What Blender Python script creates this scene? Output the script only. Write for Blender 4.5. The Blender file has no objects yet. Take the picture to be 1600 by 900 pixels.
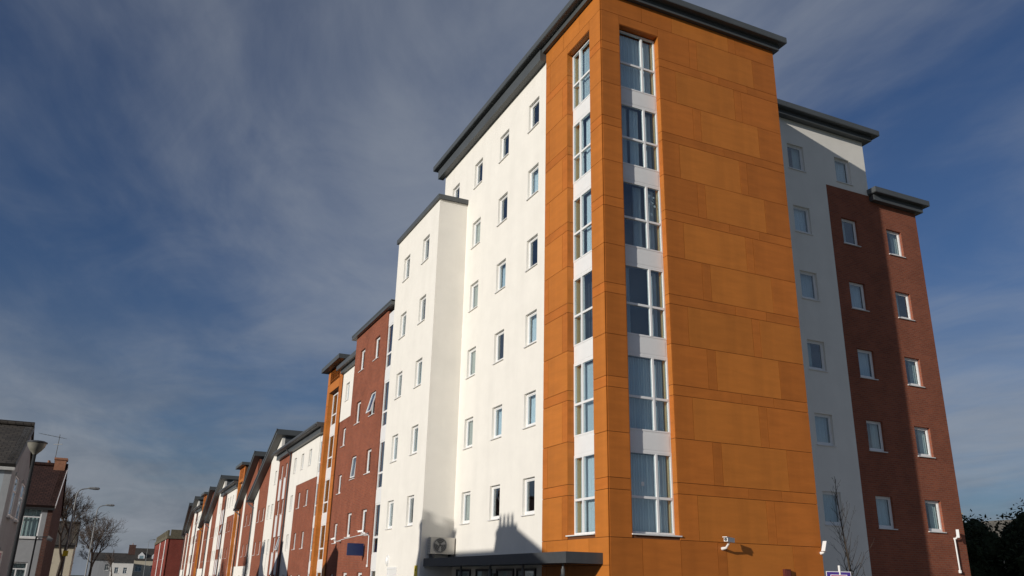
import bpy, bmesh, math, random
from mathutils import Vector, Matrix
random.seed(7)
scene = bpy.context.scene
col = scene.collection
R = math.radians

# ---------------------------------------------------------------- camera
cam_d = bpy.data.cameras.new("camera")
cam = bpy.data.objects.new("camera", cam_d)
col.objects.link(cam)
right = Vector((0.42468016, 0.90508607, 0.02158632))
down = Vector((-0.29585330, 0.16127416, -0.94152083))
fwd = Vector((-0.85563870, 0.39345883, 0.33626264))
M3 = Matrix((right, -down, -fwd)).transposed()
cam.matrix_world = Matrix.Translation((18.8188, -11.5365, 1.6)) @ M3.to_4x4()
cam_d.sensor_width = 36.0
cam_d.lens = 1295.14 / 1600 * 36.0
cam_d.clip_end = 6000
cam_d.clip_start = 0.05
scene.camera = cam

# ---------------------------------------------------------------- light
SUN_DIR = Vector((3.0, -7.97, 0.0)).normalized()
EL = R(14.85)
SUN_DIR = Vector((SUN_DIR.x*math.cos(EL), SUN_DIR.y*math.cos(EL), math.sin(EL)))
world = bpy.data.worlds.new("World")
scene.world = world
world.use_nodes = True
nt = world.node_tree
nt.nodes.clear()
def WN(t, **k):
    n = nt.nodes.new(t)
    for a, b in k.items(): setattr(n, a, b)
    return n
L = nt.links.new
out = WN('ShaderNodeOutputWorld'); bg = WN('ShaderNodeBackground')
sky = WN('ShaderNodeTexSky', sky_type='NISHITA', sun_disc=False)
sky.sun_elevation = EL
sky.sun_rotation = math.atan2(SUN_DIR.x, SUN_DIR.y)
sky.altitude = 0; sky.air_density = 1.0; sky.dust_density = 1.2; sky.ozone_density = 3.0
tc = WN('ShaderNodeTexCoord')
sep = WN('ShaderNodeSeparateXYZ'); L(tc.outputs['Generated'], sep.inputs[0])
mx = WN('ShaderNodeMath', operation='MAXIMUM'); L(sep.outputs[2], mx.inputs[0]); mx.inputs[1].default_value = 0.02
ad = WN('ShaderNodeMath', operation='ADD'); L(mx.outputs[0], ad.inputs[0]); ad.inputs[1].default_value = 0.10
dx = WN('ShaderNodeMath', operation='DIVIDE'); L(sep.outputs[0], dx.inputs[0]); L(ad.outputs[0], dx.inputs[1])
dy = WN('ShaderNodeMath', operation='DIVIDE'); L(sep.outputs[1], dy.inputs[0]); L(ad.outputs[0], dy.inputs[1])
cmb = WN('ShaderNodeCombineXYZ'); L(dx.outputs[0], cmb.inputs[0]); L(dy.outputs[0], cmb.inputs[1])
mp = WN('ShaderNodeMapping'); L(cmb.outputs[0], mp.inputs[0])
mp.inputs['Rotation'].default_value = (0, 0, R(28)); mp.inputs['Scale'].default_value = (0.55, 1.0, 1)
mp.inputs['Location'].default_value = (12.4, 3.3, 0)
n1 = WN('ShaderNodeTexNoise'); L(mp.outputs[0], n1.inputs[0])
n1.inputs['Scale'].default_value = 0.95; n1.inputs['Detail'].default_value = 7; n1.inputs['Roughness'].default_value = 0.55; n1.inputs['Distortion'].default_value = 0.5
n2 = WN('ShaderNodeTexNoise'); L(mp.outputs[0], n2.inputs[0])
n2.inputs['Scale'].default_value = 3.2; n2.inputs['Detail'].default_value = 8; n2.inputs['Roughness'].default_value = 0.6; n2.inputs['Distortion'].default_value = 0.8
mlt = WN('ShaderNodeMath', operation='MULTIPLY_ADD'); L(n2.outputs[0], mlt.inputs[0]); mlt.inputs[1].default_value = 0.27; L(n1.outputs[0], mlt.inputs[2])
rmp = WN('ShaderNodeMapRange', interpolation_type='SMOOTHSTEP'); L(mlt.outputs[0], rmp.inputs[0])
rmp.inputs[1].default_value = 0.43; rmp.inputs[2].default_value = 0.92; rmp.inputs[3].default_value = 0.0; rmp.inputs[4].default_value = 0.66
tint = WN('ShaderNodeMix', data_type='RGBA', blend_type='MULTIPLY'); tint.inputs[0].default_value = 1.0
L(sky.outputs[0], tint.inputs[6]); tint.inputs[7].default_value = (0.50, 0.575, 0.74, 1)
# low grey cloud bank along the horizon, broken up by noise
lowr = WN('ShaderNodeMapRange', interpolation_type='SMOOTHSTEP'); L(sep.outputs[2], lowr.inputs[0])
lowr.inputs[1].default_value = 0.34; lowr.inputs[2].default_value = 0.03; lowr.inputs[3].default_value = 0.0; lowr.inputs[4].default_value = 1.0
mp3 = WN('ShaderNodeMapping'); L(tc.outputs['Generated'], mp3.inputs[0]); mp3.inputs['Scale'].default_value = (2.2, 2.2, 9.0); mp3.inputs['Location'].default_value = (0.4, 2.3, 0.2)
n3 = WN('ShaderNodeTexNoise'); L(mp3.outputs[0], n3.inputs[0]); n3.inputs['Scale'].default_value = 1.7; n3.inputs['Detail'].default_value = 7; n3.inputs['Roughness'].default_value = 0.58
lowm = WN('ShaderNodeMapRange', interpolation_type='SMOOTHSTEP'); L(n3.outputs[0], lowm.inputs[0])
lowm.inputs[1].default_value = 0.33; lowm.inputs[2].default_value = 0.60; lowm.inputs[3].default_value = 0.25; lowm.inputs[4].default_value = 0.95
lowf = WN('ShaderNodeMath', operation='MULTIPLY'); L(lowr.outputs[0], lowf.inputs[0]); L(lowm.outputs[0], lowf.inputs[1])
mixl = WN('ShaderNodeMix', data_type='RGBA'); L(lowf.outputs[0], mixl.inputs[0]); L(tint.outputs[2], mixl.inputs[6]); mixl.inputs[7].default_value = (1.65, 1.95, 2.45, 1)
mix = WN('ShaderNodeMix', data_type='RGBA'); L(rmp.outputs[0], mix.inputs[0]); L(mixl.outputs[2], mix.inputs[6])
mix.inputs[7].default_value = (3.7, 4.0, 4.45, 1)
L(mix.outputs[2], bg.inputs[0]); bg.inputs[1].default_value = 0.085
L(bg.outputs[0], out.inputs[0])

sd = bpy.data.lights.new("sun", 'SUN'); sd.energy = 3.6; sd.angle = R(0.53); sd.color = (1.0, 0.94, 0.855)
sun = bpy.data.objects.new("sun", sd); col.objects.link(sun)
sun.rotation_euler = SUN_DIR.to_track_quat('Z', 'Y').to_euler()
sun.location = (20, -40, 30)
vs = scene.view_settings
vs.view_transform = 'Standard'; vs.look = 'None'; vs.exposure = 0.0; vs.gamma = 1.0; vs.use_curve_mapping = False

# ---------------------------------------------------------------- materials
MATS = {}
def mat(name, base, rough=0.6, metal=0.0, spec=0.4, var=0.0, vscale=(4, 4, 4), rand=0.0, bump=0.0, bscale=60, stain=0.0):
    if name in MATS: return MATS[name]
    m = bpy.data.materials.new(name); m.use_nodes = True
    t = m.node_tree; b = t.nodes['Principled BSDF']
    b.inputs['Roughness'].default_value = rough; b.inputs['Metallic'].default_value = metal
    b.inputs['Specular IOR Level'].default_value = spec
    c = t.nodes.new('ShaderNodeRGB'); c.outputs[0].default_value = (*base, 1); cur = c.outputs[0]
    def mulv(src, lo, hi, cur):
        mr = t.nodes.new('ShaderNodeMapRange'); t.links.new(src, mr.inputs[0]); mr.inputs[3].default_value = lo; mr.inputs[4].default_value = hi
        mxn = t.nodes.new('ShaderNodeMix'); mxn.data_type = 'RGBA'; mxn.blend_type = 'MULTIPLY'; mxn.inputs[0].default_value = 1
        t.links.new(cur, mxn.inputs[6]); t.links.new(mr.outputs[0], mxn.inputs[7]); return mxn.outputs[2], mr
    tcn = t.nodes.new('ShaderNodeTexCoord')
    if var:
        mpn = t.nodes.new('ShaderNodeMapping'); t.links.new(tcn.outputs['Object'], mpn.inputs[0]); mpn.inputs['Scale'].default_value = vscale
        oi = t.nodes.new('ShaderNodeObjectInfo'); mm = t.nodes.new('ShaderNodeMath'); mm.operation = 'MULTIPLY'; t.links.new(oi.outputs['Random'], mm.inputs[0]); mm.inputs[1].default_value = 40
        cx = t.nodes.new('ShaderNodeCombineXYZ'); t.links.new(mm.outputs[0], cx.inputs[0]); t.links.new(mm.outputs[0], cx.inputs[2]); t.links.new(cx.outputs[0], mpn.inputs['Location'])
        nn = t.nodes.new('ShaderNodeTexNoise'); t.links.new(mpn.outputs[0], nn.inputs[0]); nn.inputs['Scale'].default_value = 1; nn.inputs['Detail'].default_value = 6; nn.inputs['Roughness'].default_value = 0.6
        cur, mr = mulv(nn.outputs[0], 1-var, 1+var, cur); mr.inputs[1].default_value = 0.3; mr.inputs[2].default_value = 0.7
    if stain:
        nn = t.nodes.new('ShaderNodeTexNoise'); mpn = t.nodes.new('ShaderNodeMapping'); t.links.new(tcn.outputs['Object'], mpn.inputs[0]); mpn.inputs['Scale'].default_value = (1.6, 1.6, 0.16)
        t.links.new(mpn.outputs[0], nn.inputs[0]); nn.inputs['Scale'].default_value = 1; nn.inputs['Detail'].default_value = 7
        cur, mr = mulv(nn.outputs[0], 1-stain, 1, cur); mr.inputs[1].default_value = 0.3; mr.inputs[2].default_value = 0.55
    if rand:
        oi = t.nodes.new('ShaderNodeObjectInfo'); cur, _ = mulv(oi.outputs['Random'], 1-rand, 1+rand, cur)
    t.links.new(cur, b.inputs['Base Color'])
    if bump:
        nb = t.nodes.new('ShaderNodeTexNoise'); t.links.new(tcn.outputs['Object'], nb.inputs[0]); nb.inputs['Scale'].default_value = bscale; nb.inputs['Detail'].default_value = 4
        bp = t.nodes.new('ShaderNodeBump'); t.links.new(nb.outputs[0], bp.inputs['Height']); bp.inputs['Strength'].default_value = bump; bp.inputs['Distance'].default_value = 0.02
        t.links.new(bp.outputs[0], b.inputs['Normal'])
    MATS[name] = m
    return m
def brick_mat(name, c1, c2, mortar, bw=0.225, bh=0.075, ms=0.009):
    m = bpy.data.materials.new(name); m.use_nodes = True
    t = m.node_tree; b = t.nodes['Principled BSDF']; b.inputs['Roughness'].default_value = 0.85; b.inputs['Specular IOR Level'].default_value = 0.2
    tcn = t.nodes.new('ShaderNodeTexCoord'); s = t.nodes.new('ShaderNodeSeparateXYZ'); t.links.new(tcn.outputs['Object'], s.inputs[0])
    sm = t.nodes.new('ShaderNodeMath'); sm.operation = 'ADD'; t.links.new(s.outputs[0], sm.inputs[0]); t.links.new(s.outputs[1], sm.inputs[1])
    cx = t.nodes.new('ShaderNodeCombineXYZ'); t.links.new(sm.outputs[0], cx.inputs[0]); t.links.new(s.outputs[2], cx.inputs[1])
    br = t.nodes.new('ShaderNodeTexBrick'); t.links.new(cx.outputs[0], br.inputs[0])
    br.inputs['Color1'].default_value = (*c1, 1); br.inputs['Color2'].default_value = (*c2, 1); br.inputs['Mortar'].default_value = (*mortar, 1)
    br.inputs['Scale'].default_value = 1; br.inputs['Brick Width'].default_value = bw; br.inputs['Row Height'].default_value = bh; br.inputs['Mortar Size'].default_value = ms; br.inputs['Mortar Smooth'].default_value = 0.3
    nn = t.nodes.new('ShaderNodeTexNoise'); t.links.new(tcn.outputs['Object'], nn.inputs[0]); nn.inputs['Scale'].default_value = 0.7; nn.inputs['Detail'].default_value = 8; nn.inputs['Roughness'].default_value = 0.65
    mr = t.nodes.new('ShaderNodeMapRange'); t.links.new(nn.outputs[0], mr.inputs[0]); mr.inputs[1].default_value = .3; mr.inputs[2].default_value = .7; mr.inputs[3].default_value = 0.82; mr.inputs[4].default_value = 1.18
    mxn = t.nodes.new('ShaderNodeMix'); mxn.data_type = 'RGBA'; mxn.blend_type = 'MULTIPLY'; mxn.inputs[0].default_value = 1
    t.links.new(br.outputs[0], mxn.inputs[6]); t.links.new(mr.outputs[0], mxn.inputs[7]); t.links.new(mxn.outputs[2], b.inputs['Base Color'])
    bp = t.nodes.new('ShaderNodeBump'); t.links.new(br.outputs['Fac'], bp.inputs['Height']); bp.invert = True; bp.inputs['Strength'].default_value = 0.5; bp.inputs['Distance'].default_value = 0.006
    t.links.new(bp.outputs[0], b.inputs['Normal'])
    MATS[name] = m
    return m
def glass_mat(name, tint=(0.86, 0.93, 0.95), refl=0.10, wob=0.003):
    m = bpy.data.materials.new(name); m.use_nodes = True
    t = m.node_tree; t.nodes.clear()
    o = t.nodes.new('ShaderNodeOutputMaterial'); g = t.nodes.new('ShaderNodeBsdfGlossy'); tr = t.nodes.new('ShaderNodeBsdfTransparent'); mx_ = t.nodes.new('ShaderNodeMixShader')
    g.inputs['Roughness'].default_value = 0.02; g.inputs['Color'].default_value = (0.92, 0.96, 1, 1); tr.inputs[0].default_value = (*tint, 1)
    f = t.nodes.new('ShaderNodeLayerWeight'); f.inputs[0].default_value = 0.5
    pw = t.nodes.new('ShaderNodeMath'); pw.operation = 'POWER'; t.links.new(f.outputs['Facing'], pw.inputs[0]); pw.inputs[1].default_value = 4.0
    mu = t.nodes.new('ShaderNodeMath'); mu.operation = 'MULTIPLY_ADD'; mu.use_clamp = True; t.links.new(pw.outputs[0], mu.inputs[0]); mu.inputs[1].default_value = 0.9; mu.inputs[2].default_value = refl
    tcn = t.nodes.new('ShaderNodeTexCoord'); nn = t.nodes.new('ShaderNodeTexNoise'); t.links.new(tcn.outputs['Object'], nn.inputs[0]); nn.inputs['Scale'].default_value = 1.3; nn.inputs['Detail'].default_value = 1
    bp = t.nodes.new('ShaderNodeBump'); t.links.new(nn.outputs[0], bp.inputs['Height']); bp.inputs['Strength'].default_value = 1; bp.inputs['Distance'].default_value = wob
    t.links.new(bp.outputs[0], g.inputs['Normal'])
    t.links.new(mu.outputs[0], mx_.inputs[0]); t.links.new(tr.outputs[0], mx_.inputs[1]); t.links.new(g.outputs[0], mx_.inputs[2]); t.links.new(mx_.outputs[0], o.inputs[0])
    MATS[name] = m
    return m
RENDER = mat('white_render', (0.80, 0.772, 0.708), 0.9, spec=0.2, var=0.035, vscale=(1.2, 1.2, 1.2), bump=0.15, bscale=90, stain=0.035)
BRICK = brick_mat('red_brick', (0.285, 0.085, 0.045), (0.225, 0.067, 0.039), (0.235, 0.125, 0.085))
BROWNBRICK = brick_mat('brown_brick', (0.11, 0.045, 0.034), (0.075, 0.033, 0.027), (0.12, 0.09, 0.075))
PAN_A = mat('ochre_panel', (0.490, 0.163, 0.027), 0.5, spec=0.25, var=0.085, vscale=(0.9, 0.9, 5.0), rand=0.07, stain=0.16)
PAN_B = mat('amber_panel', (0.470, 0.145, 0.024), 0.5, spec=0.25, var=0.11, vscale=(0.9, 0.9, 5.0), rand=0.11, stain=0.16)
BACK = mat('joint_backing', (0.13, 0.05, 0.02), 0.9)
METAL = mat('grey_roof_metal', (0.078, 0.086, 0.089), 0.45, metal=0.0, spec=0.5, var=0.12, vscale=(0.7, 0.7, 2))
DARKM = mat('dark_metal', (0.05, 0.052, 0.056), 0.5, var=0.1)
PVC = mat('white_frame', (0.80, 0.80, 0.79), 0.35, spec=0.5, rand=0.04)
SPAN = mat('white_spandrel', (0.78, 0.78, 0.77), 0.4, var=0.03)
SILL = mat('white_sill', (0.74, 0.73, 0.71), 0.5, var=0.08)
GLASS = glass_mat('window_glass')
ROOM = mat('dark_room_shade', (0.075, 0.075, 0.08), 0.9)  # dark colour stands in for the shade deep inside the rooms
CURT = mat('grey_blue_curtain', (0.74, 0.76, 0.78), 0.9, rand=0.16)
NETC = mat('pale_curtain', (0.62, 0.63, 0.58), 0.9, rand=0.15)
BLIND = mat('beige_blind', (0.50, 0.48, 0.42), 0.9, rand=0.1)
REVY = mat('cream_reveal', (0.62, 0.52, 0.30), 0.8)
PAPER = mat('paper', (0.8, 0.8, 0.78), 0.8)
WHITEP = mat('white_plastic', (0.78, 0.78, 0.76), 0.4, spec=0.5)
TILE = None

# ---------------------------------------------------------------- mesh helpers
class MB:
    def __init__(s): s.v = []; s.f = []
    def quad(s, a, b, c, d):
        i = len(s.v); s.v += [a, b, c, d]; s.f.append((i, i+1, i+2, i+3)); return s
    def poly(s, pts):
        i = len(s.v); s.v += list(pts); s.f.append(tuple(range(i, i+len(pts)))); return s
    def box(s, x0, x1, y0, y1, z0, z1):
        i = len(s.v)
        s.v += [(x0,y0,z0),(x1,y0,z0),(x1,y1,z0),(x0,y1,z0),(x0,y0,z1),(x1,y0,z1),(x1,y1,z1),(x0,y1,z1)]
        s.f += [(i,i+3,i+2,i+1),(i+4,i+5,i+6,i+7),(i,i+1,i+5,i+4),(i+1,i+2,i+6,i+5),(i+2,i+3,i+7,i+6),(i+3,i,i+4,i+7)]
        return s
    def prism(s, pts, d0, d1, axis='y'):
        # polygon (u, z) extruded along axis from d0 to d1
        n = len(pts); i = len(s.v)
        for d in (d0, d1):
            for u, z in pts: s.v.append((u, d, z) if axis == 'y' else (d, u, z))
        s.f.append(tuple(range(i, i+n))); s.f.append(tuple(range(i+2*n-1, i+n-1, -1)))
        for k in range(n):
            j = (k+1) % n; s.f.append((i+k, i+n+k, i+n+j, i+j))
        return s
    def tube(s, p, q, r0, r1, n=8, cap=True):
        p = Vector(p); q = Vector(q); d = (q-p)
        if d.length < 1e-6: return s
        d.normalize(); a = d.orthogonal().normalized(); b = d.cross(a); i = len(s.v)
        for c, r in ((p, r0), (q, r1)):
            for k in range(n):
                t = 2*math.pi*k/n; s.v.append(tuple(c + a*math.cos(t)*r + b*math.sin(t)*r))
        for k in range(n):
            j = (k+1) % n; s.f.append((i+k, i+j, i+n+j, i+n+k))
        if cap: s.f.append(tuple(range(i+n-1, i-1, -1))); s.f.append(tuple(range(i+n, i+2*n)))
        return s
    def lathe(s, prof, c=(0,0,0), n=20):
        i = len(s.v); m = len(prof)
        for r, z in prof:
            for k in range(n):
                t = 2*math.pi*k/n; s.v.append((c[0]+r*math.cos(t), c[1]+r*math.sin(t), c[2]+z))
        for a in range(m-1):
            for k in range(n):
                j = (k+1) % n; s.f.append((i+a*n+k, i+a*n+j, i+(a+1)*n+j, i+(a+1)*n+k))
        return s
    def mesh(s, name, m, smooth=False):
        me = bpy.data.meshes.new(name); me.from_pydata(s.v, [], s.f); me.update()
        bm = bmesh.new(); bm.from_mesh(me); bmesh.ops.recalc_face_normals(bm, faces=bm.faces); bm.to_mesh(me); bm.free()
        if m: me.materials.append(m)
        if smooth:
            for p in me.polygons: p.use_smooth = True
        return me
    def build(s, name, m, parent=None, loc=(0,0,0), rz=0.0, smooth=False):
        return link(name, s.mesh(name, m, smooth), parent, loc, rz)
def link(name, me, parent=None, loc=(0,0,0), rz=0.0):
    o = bpy.data.objects.new(name, me); col.objects.link(o)
    o.parent = parent
    if parent is not None and parent.get('_base') is not None:
        b = parent['_base']; loc = (loc[0]-b[0], loc[1]-b[1], loc[2]-b[2])
    o.location = loc; o.rotation_euler = (0, 0, rz)
    return o
def tag(o, label, cat, group=None):
    o['label'] = label; o['category'] = cat
    if group: o['group'] = group
    return o
def thing(name, label, cat, base, group=None):
    o = bpy.data.objects.new(name, None); col.objects.link(o); o.location = base; o.empty_display_size = 0.3
    o['_base'] = list(base)
    return tag(o, label, cat, group)
def structure(o): o['kind'] = 'structure'; return o

# facades: ('S', y) faces -y and runs along x; ('E', x) faces +x and runs along y
def fpos(F, a, d, z):
    return ((a, F[1]+d, z), 0.0) if F[0] == 'S' else ((F[1]-d, a, z), math.pi/2)
def wall(th, F, a0, a1, z0, z1, ops, m, depth=0.22, proud=0.0, name='wall', side=True):
    # flat wall with real openings: ops = [(a, z, w, h)]
    A = sorted({a0, a1} | {v for o in ops for v in (o[0], o[0]+o[2]) if a0 < v < a1})
    Z = sorted({z0, z1} | {v for o in ops for v in (o[1], o[1]+o[3]) if z0 < v < z1})
    b = MB(); p = -proud
    for i in range(len(A)-1):
        for j in range(len(Z)-1):
            ca, cz = (A[i]+A[i+1])/2, (Z[j]+Z[j+1])/2
            if any(o[0] < ca < o[0]+o[2] and o[1] < cz < o[1]+o[3] for o in ops): continue
            b.quad((A[i]-a0, p, Z[j]), (A[i+1]-a0, p, Z[j]), (A[i+1]-a0, p, Z[j+1]), (A[i]-a0, p, Z[j+1]))
    for (a, z, w, h) in ops:
        l, r, t, bo = a-a0, a+w-a0, min(z+h, z1), max(z, z0)
        b.quad((l, p, bo), (l, depth, bo), (l, depth, t), (l, p, t)); b.quad((r, p, bo), (r, p, t), (r, depth, t), (r, depth, bo))
        if z+h < z1: b.quad((l, p, t), (l, depth, t), (r, depth, t), (r, p, t))
        if z > z0: b.quad((l, p, bo), (r, p, bo), (r, depth, bo), (l, depth, bo))
    if side:
        e = a1-a0
        b.quad((0, p, z0), (0, p, z1), (0, depth, z1), (0, depth, z0)); b.quad((e, p, z0), (e, depth, z0), (e, depth, z1), (e, p, z1))
        b.quad((0, p, z1), (e, p, z1), (e, depth, z1), (0, depth, z1)); b.quad((0, p, z0), (0, depth, z0), (e, depth, z0), (e, p, z0))
    loc, rz = fpos(F, a0, 0, 0)
    me = bpy.data.meshes.new(name); me.from_pydata(b.v, [], b.f); me.materials.append(m)
    bm = bmesh.new(); bm.from_mesh(me); bmesh.ops.remove_doubles(bm, verts=bm.verts, dist=1e-5); bm.to_mesh(me); bm.free()
    return link(name, me, th, loc, rz)

CACHE = {}
def cached(key, fn):
    if key not in CACHE: CACHE[key] = fn()
    return CACHE[key]
def curtain_mesh(w, h, m, seed=0, folds=7):
    rr = random.Random(seed); b = MB(); n = folds*4
    ph = rr.random()*6
    xs = [w*k/n for k in range(n+1)]
    ys = [0.035*math.sin(ph + k*2*math.pi/4 + 0.6*math.sin(k*.7)) * (0.6+0.4*rr.random()) for k in range(n+1)]
    for k in range(n): b.quad((xs[k], ys[k]*.6, h), (xs[k+1], ys[k+1]*.6, h), (xs[k+1], ys[k+1], 0), (xs[k], ys[k], 0))
    return b.mesh('curtain', m, True)
WH = 1.14
def small_window(th, F, a, z, w=0.84, h=WH, depth=0.09, back='room', open_deg=0, sill=True, lod=0):
    """frame mesh as the window part; pane, sill and curtain or blind below it"""
    loc, rz = fpos(F, a, depth, z)
    fw = 0.065; sb = 0.05 if sill else 0.0
    def frame():
        b = MB()
        b.box(0, w, 0, .06, sb, sb+fw); b.box(0, w, 0, .06, h-fw, h); b.box(0, fw, 0, .06, sb+fw, h-fw); b.box(w-fw, w, 0, .06, sb+fw, h-fw)
        return b.mesh('window', PVC)
    win = link('window', cached(('fr', w, h, sill), frame), th, loc, rz)
    if open_deg:
        # top-hung casement swung outwards: its own sash frame carries the glass
        b = MB(); W0, W1, H = fw-.015, w-fw+.015, h-2*fw-sb+.03
        b.box(W0, W1, -.03, .02, -H, -H+.05); b.box(W0, W1, -.03, .02, -.05, 0); b.box(W0, W0+.05, -.03, .02, -H+.05, -.05); b.box(W1-.05, W1, -.03, .02, -H+.05, -.05)
        s = b.build('sash', PVC, win, (0, -.022, h-fw+.015)); s.rotation_euler = (-R(open_deg), 0, 0)
        p = MB().box(W0+.05, W1-.05, -.008, .0, -H+.05, -.05).build('pane', GLASS, win, (0, -.022, h-fw+.015)); p.rotation_euler = (-R(open_deg), 0, 0)
    else:
        link('pane', cached(('pn', w, h, sill), lambda: MB().box(fw, w-fw, .028, .034, sb+fw, h-fw).mesh('pane', GLASS)), win)
        if lod == 0:
            def bead():
                b = MB(); f2 = fw+.03
                b.box(fw, w-fw, .012, .05, sb+fw, sb+f2); b.box(fw, w-fw, .012, .05, h-f2, h-fw); b.box(fw, f2, .012, .05, sb+f2, h-f2); b.box(w-f2, w-fw, .012, .05, sb+f2, h-f2)
                return b.mesh('sash', PVC)
            link('sash', cached(('sa', w, h, sill), bead), win)
    if sill:
        link('sill', cached(('si', w, depth), lambda: MB().prism([(-depth-.05, 0.0), (0.07, 0.0), (0.07, .05), (0, .05), (-depth-.05, .028)], -.03, w+.03, axis='x').mesh('sill', SILL)), win)
    if back == 'blind':
        link('blind', cached(('bl', w, h), lambda: MB().box(.03, w-.03, .10, .104, .06, h-.03).mesh('blind', BLIND)), win)
    elif back == 'curtain':
        k = random.randint(0, 3)
        link('curtain', cached(('cu', w, h, k), lambda: curtain_mesh(w-.04, h-.08, CURT, k)), win, (0.02, .16, .06))
    elif back == 'half':
        k = random.randint(0, 3)
        link('curtain', cached(('ch', w, h, k), lambda: curtain_mesh(w*.45, h-.08, NETC, k, 4)), win, (0.02 if k % 2 else w*.52, .16, .06))
    return win
def glazing_strip(th, F, a, w, z0, zt, m0=2.66, n=5, mull=None, lod=0):
    """white stair window strip: one window part per storey, white spandrel panels between"""
    for k in range(n):
        zb = m0 + 2.7*k; top = min(zb+2.11, zt-.1)
        if top-zb < .8: break
        loc, rz = fpos(F, a, .06, zb)
        h = top-zb
        def frame():
            b = MB(); f = .08
            b.box(0, w, 0, .07, 0, f); b.box(0, w, 0, .07, h-f, h); b.box(0, f, 0, .07, f, h-f); b.box(w-f, w, 0, .07, f, h-f); b.box(f, w-f, 0, .07, .65, .74)
            if w > 2: b.box(w/2-.05, w/2+.05, -.01, .06, f, h-f)
            return b.mesh('window', PVC)
        win = link('window', cached(('gs', w, h), frame), th, loc, rz)
        link('pane', cached(('gp1', w, h), lambda: MB().box(.08, w-.08, .03, .036, .08, .65).mesh('pane', GLASS)), win)
        link('pane', cached(('gp2', w, h), lambda: MB().box(.08, w-.08, .03, .036, .74, h-.08).mesh('pane', GLASS)), win)
    spans = [(z0, m0)] + [(m0+2.7*k+2.11, m0+2.7*(k+1)) for k in range(n)]
    for s0, s1 in spans:
        s1 = min(s1, zt)
        if s1-s0 < .1: continue
        loc, rz = fpos(F, a, .05, s0)
        link('spandrel_panel', cached(('sp', w, round(s1-s0, 3)), lambda: MB().box(0, w, 0, .1, 0, s1-s0).mesh('spandrel_panel', SPAN)), th, loc, rz)
def slab(th, x0, x1, y0, y1, z0, z1, m=None, name='roof', seams=0):
    m = m or METAL
    o = MB().box(x0-x0, x1-x0, 0, y1-y0, 0, z1-z0).build(name, m, th, (x0, y0, z0))
    return o
def joints(x0, x1, y0, y1, z0, z1, step=2.4, gap=.012):
    b = MB(); n = max(1, round((x1-x0)/step)); l = (x1-x0)/n
    for k in range(n): b.box(x0+k*l+gap/2, x0+(k+1)*l-gap/2, y0, y0+.06, z0, z1)
    n = max(1, round((y1-y0-.06)/step)); l = (y1-y0-.06)/n
    for k in range(n): b.box(x1-.06, x1-gap/2, y0+.06+k*l+gap/2, y0+.06+(k+1)*l-gap/2, z0, z1)
    return b
def sub(parent, name, me_b, m, loc=(0,0,0)):
    return me_b.build(name, m, parent, loc)

# ---------------------------------------------------------------- ground
def ground_mat(name, c, var, sc):
    return mat(name, c, 0.9, spec=0.2, var=var, vscale=(sc, sc, sc), bump=0.3, bscale=40)
g = MB(); g.quad((-1500,-1500,0),(1500,-1500,0),(1500,1500,0),(-1500,1500,0))
structure(g.build('ground', ground_mat('soil_grass', (0.07, 0.08, 0.04), .3, .3), None, (0,0,-0.16)))
structure(MB().box(-400, 60, -12.9, -4.4, -.1, 0).build('road', ground_mat('asphalt', (0.055, 0.055, 0.058), .25, 2), None, (0,0,-.125)))
for nm, y0, y1, x1 in (('pavement', -4.4, 18.0, 14.0), ('pavement', -15.4, -12.9, 60)):
    p = structure(MB().box(-400, x1, y0, y1, -.15, 0).build(nm, ground_mat('paving', (0.30, 0.29, 0.27), .15, 3), None, (0, 0, 0)))
structure(MB().box(14.3, 21, -4.4, 60, -.1, 0).build('road', MATS['asphalt'], None, (0, 0, -.121)))

# ---------------------------------------------------------------- corner tower
ROW1 = 3.58
T = thing('apartment_tower', 'tall seven-storey corner tower with orange panelled corner and white rendered side', 'apartment building', (-6.9, 3.5, 0))
FL, FE = ('S', 0.0), ('E', 0.0)
ZT = 19.62
colsL = [-5.13, -7.70, -10.275, -12.86]
opsL = []
for i, a in enumerate(colsL):
    for k in range(-1, 6):
        if i == 3 and k < 5: continue
        opsL.append((a, ROW1+2.7*k, 0.84, WH))
wall(T, FL, -13.89, -3.71, 0, 19.5, opsL, RENDER)
for (a, z, w, h) in opsL:
    i = colsL.index(a); k = round((z-ROW1)/2.7)
    back = 'blind' if i == 2 and k < 5 else ('curtain' if (i == 0 and k in (2, 4, 1)) or (i == 1 and k in (1,3)) else ('half' if (i+k) % 3 == 0 else 'room'))
    small_window(T, FL, a, z, back=back)
# interior mass and the walls that the photograph does not see
MB().box(-13.4, -.55, .55, 6.6, 0, 19.4).build('interior', ROOM, T)
MB().box(-13.89, -13.6, .25, 7.08, 0, 19.5).box(-13.6, -0.06, 6.8, 7.075, 0, 19.5).build('rear_wall', RENDER, T)
# backing wall behind the panels
RD = 0.20
def backing(F, a0, a1, rec0, rec1):
    ops = [(rec0, 2.87, rec1-rec0, 18.60-2.87)]
    return wall(T, F, a0, a1, 0, ZT, ops, BACK, depth=RD+.1, name='backing_wall')
backing(FL, -3.71, -.03, -2.16, -.67)
backing(FE, 0.03, 7.06, .67, 2.16)
GAP = 0.013
def panel(F, a0, a1, z0, z1, m, d=None):
    w = a1-a0-GAP; h = z1-z0-GAP
    if w < .04 or h < .04: return
    loc, rz = fpos(F, a0+GAP/2, -.024-random.random()*.003, z0+GAP/2)
    me = cached(('pan', round(w, 3), round(h, 3), m.name), lambda: MB().box(0, w, 0, .022, 0, h).mesh('cladding_panel', m))
    link('cladding_panel', me, T, loc, rz)
def row(F, cuts, z0, z1, mats):
    for i in range(len(cuts)-1): panel(F, cuts[i], cuts[i+1], z0, z1, mats[i % len(mats)])
A_, B_ = PAN_A, PAN_B
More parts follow.
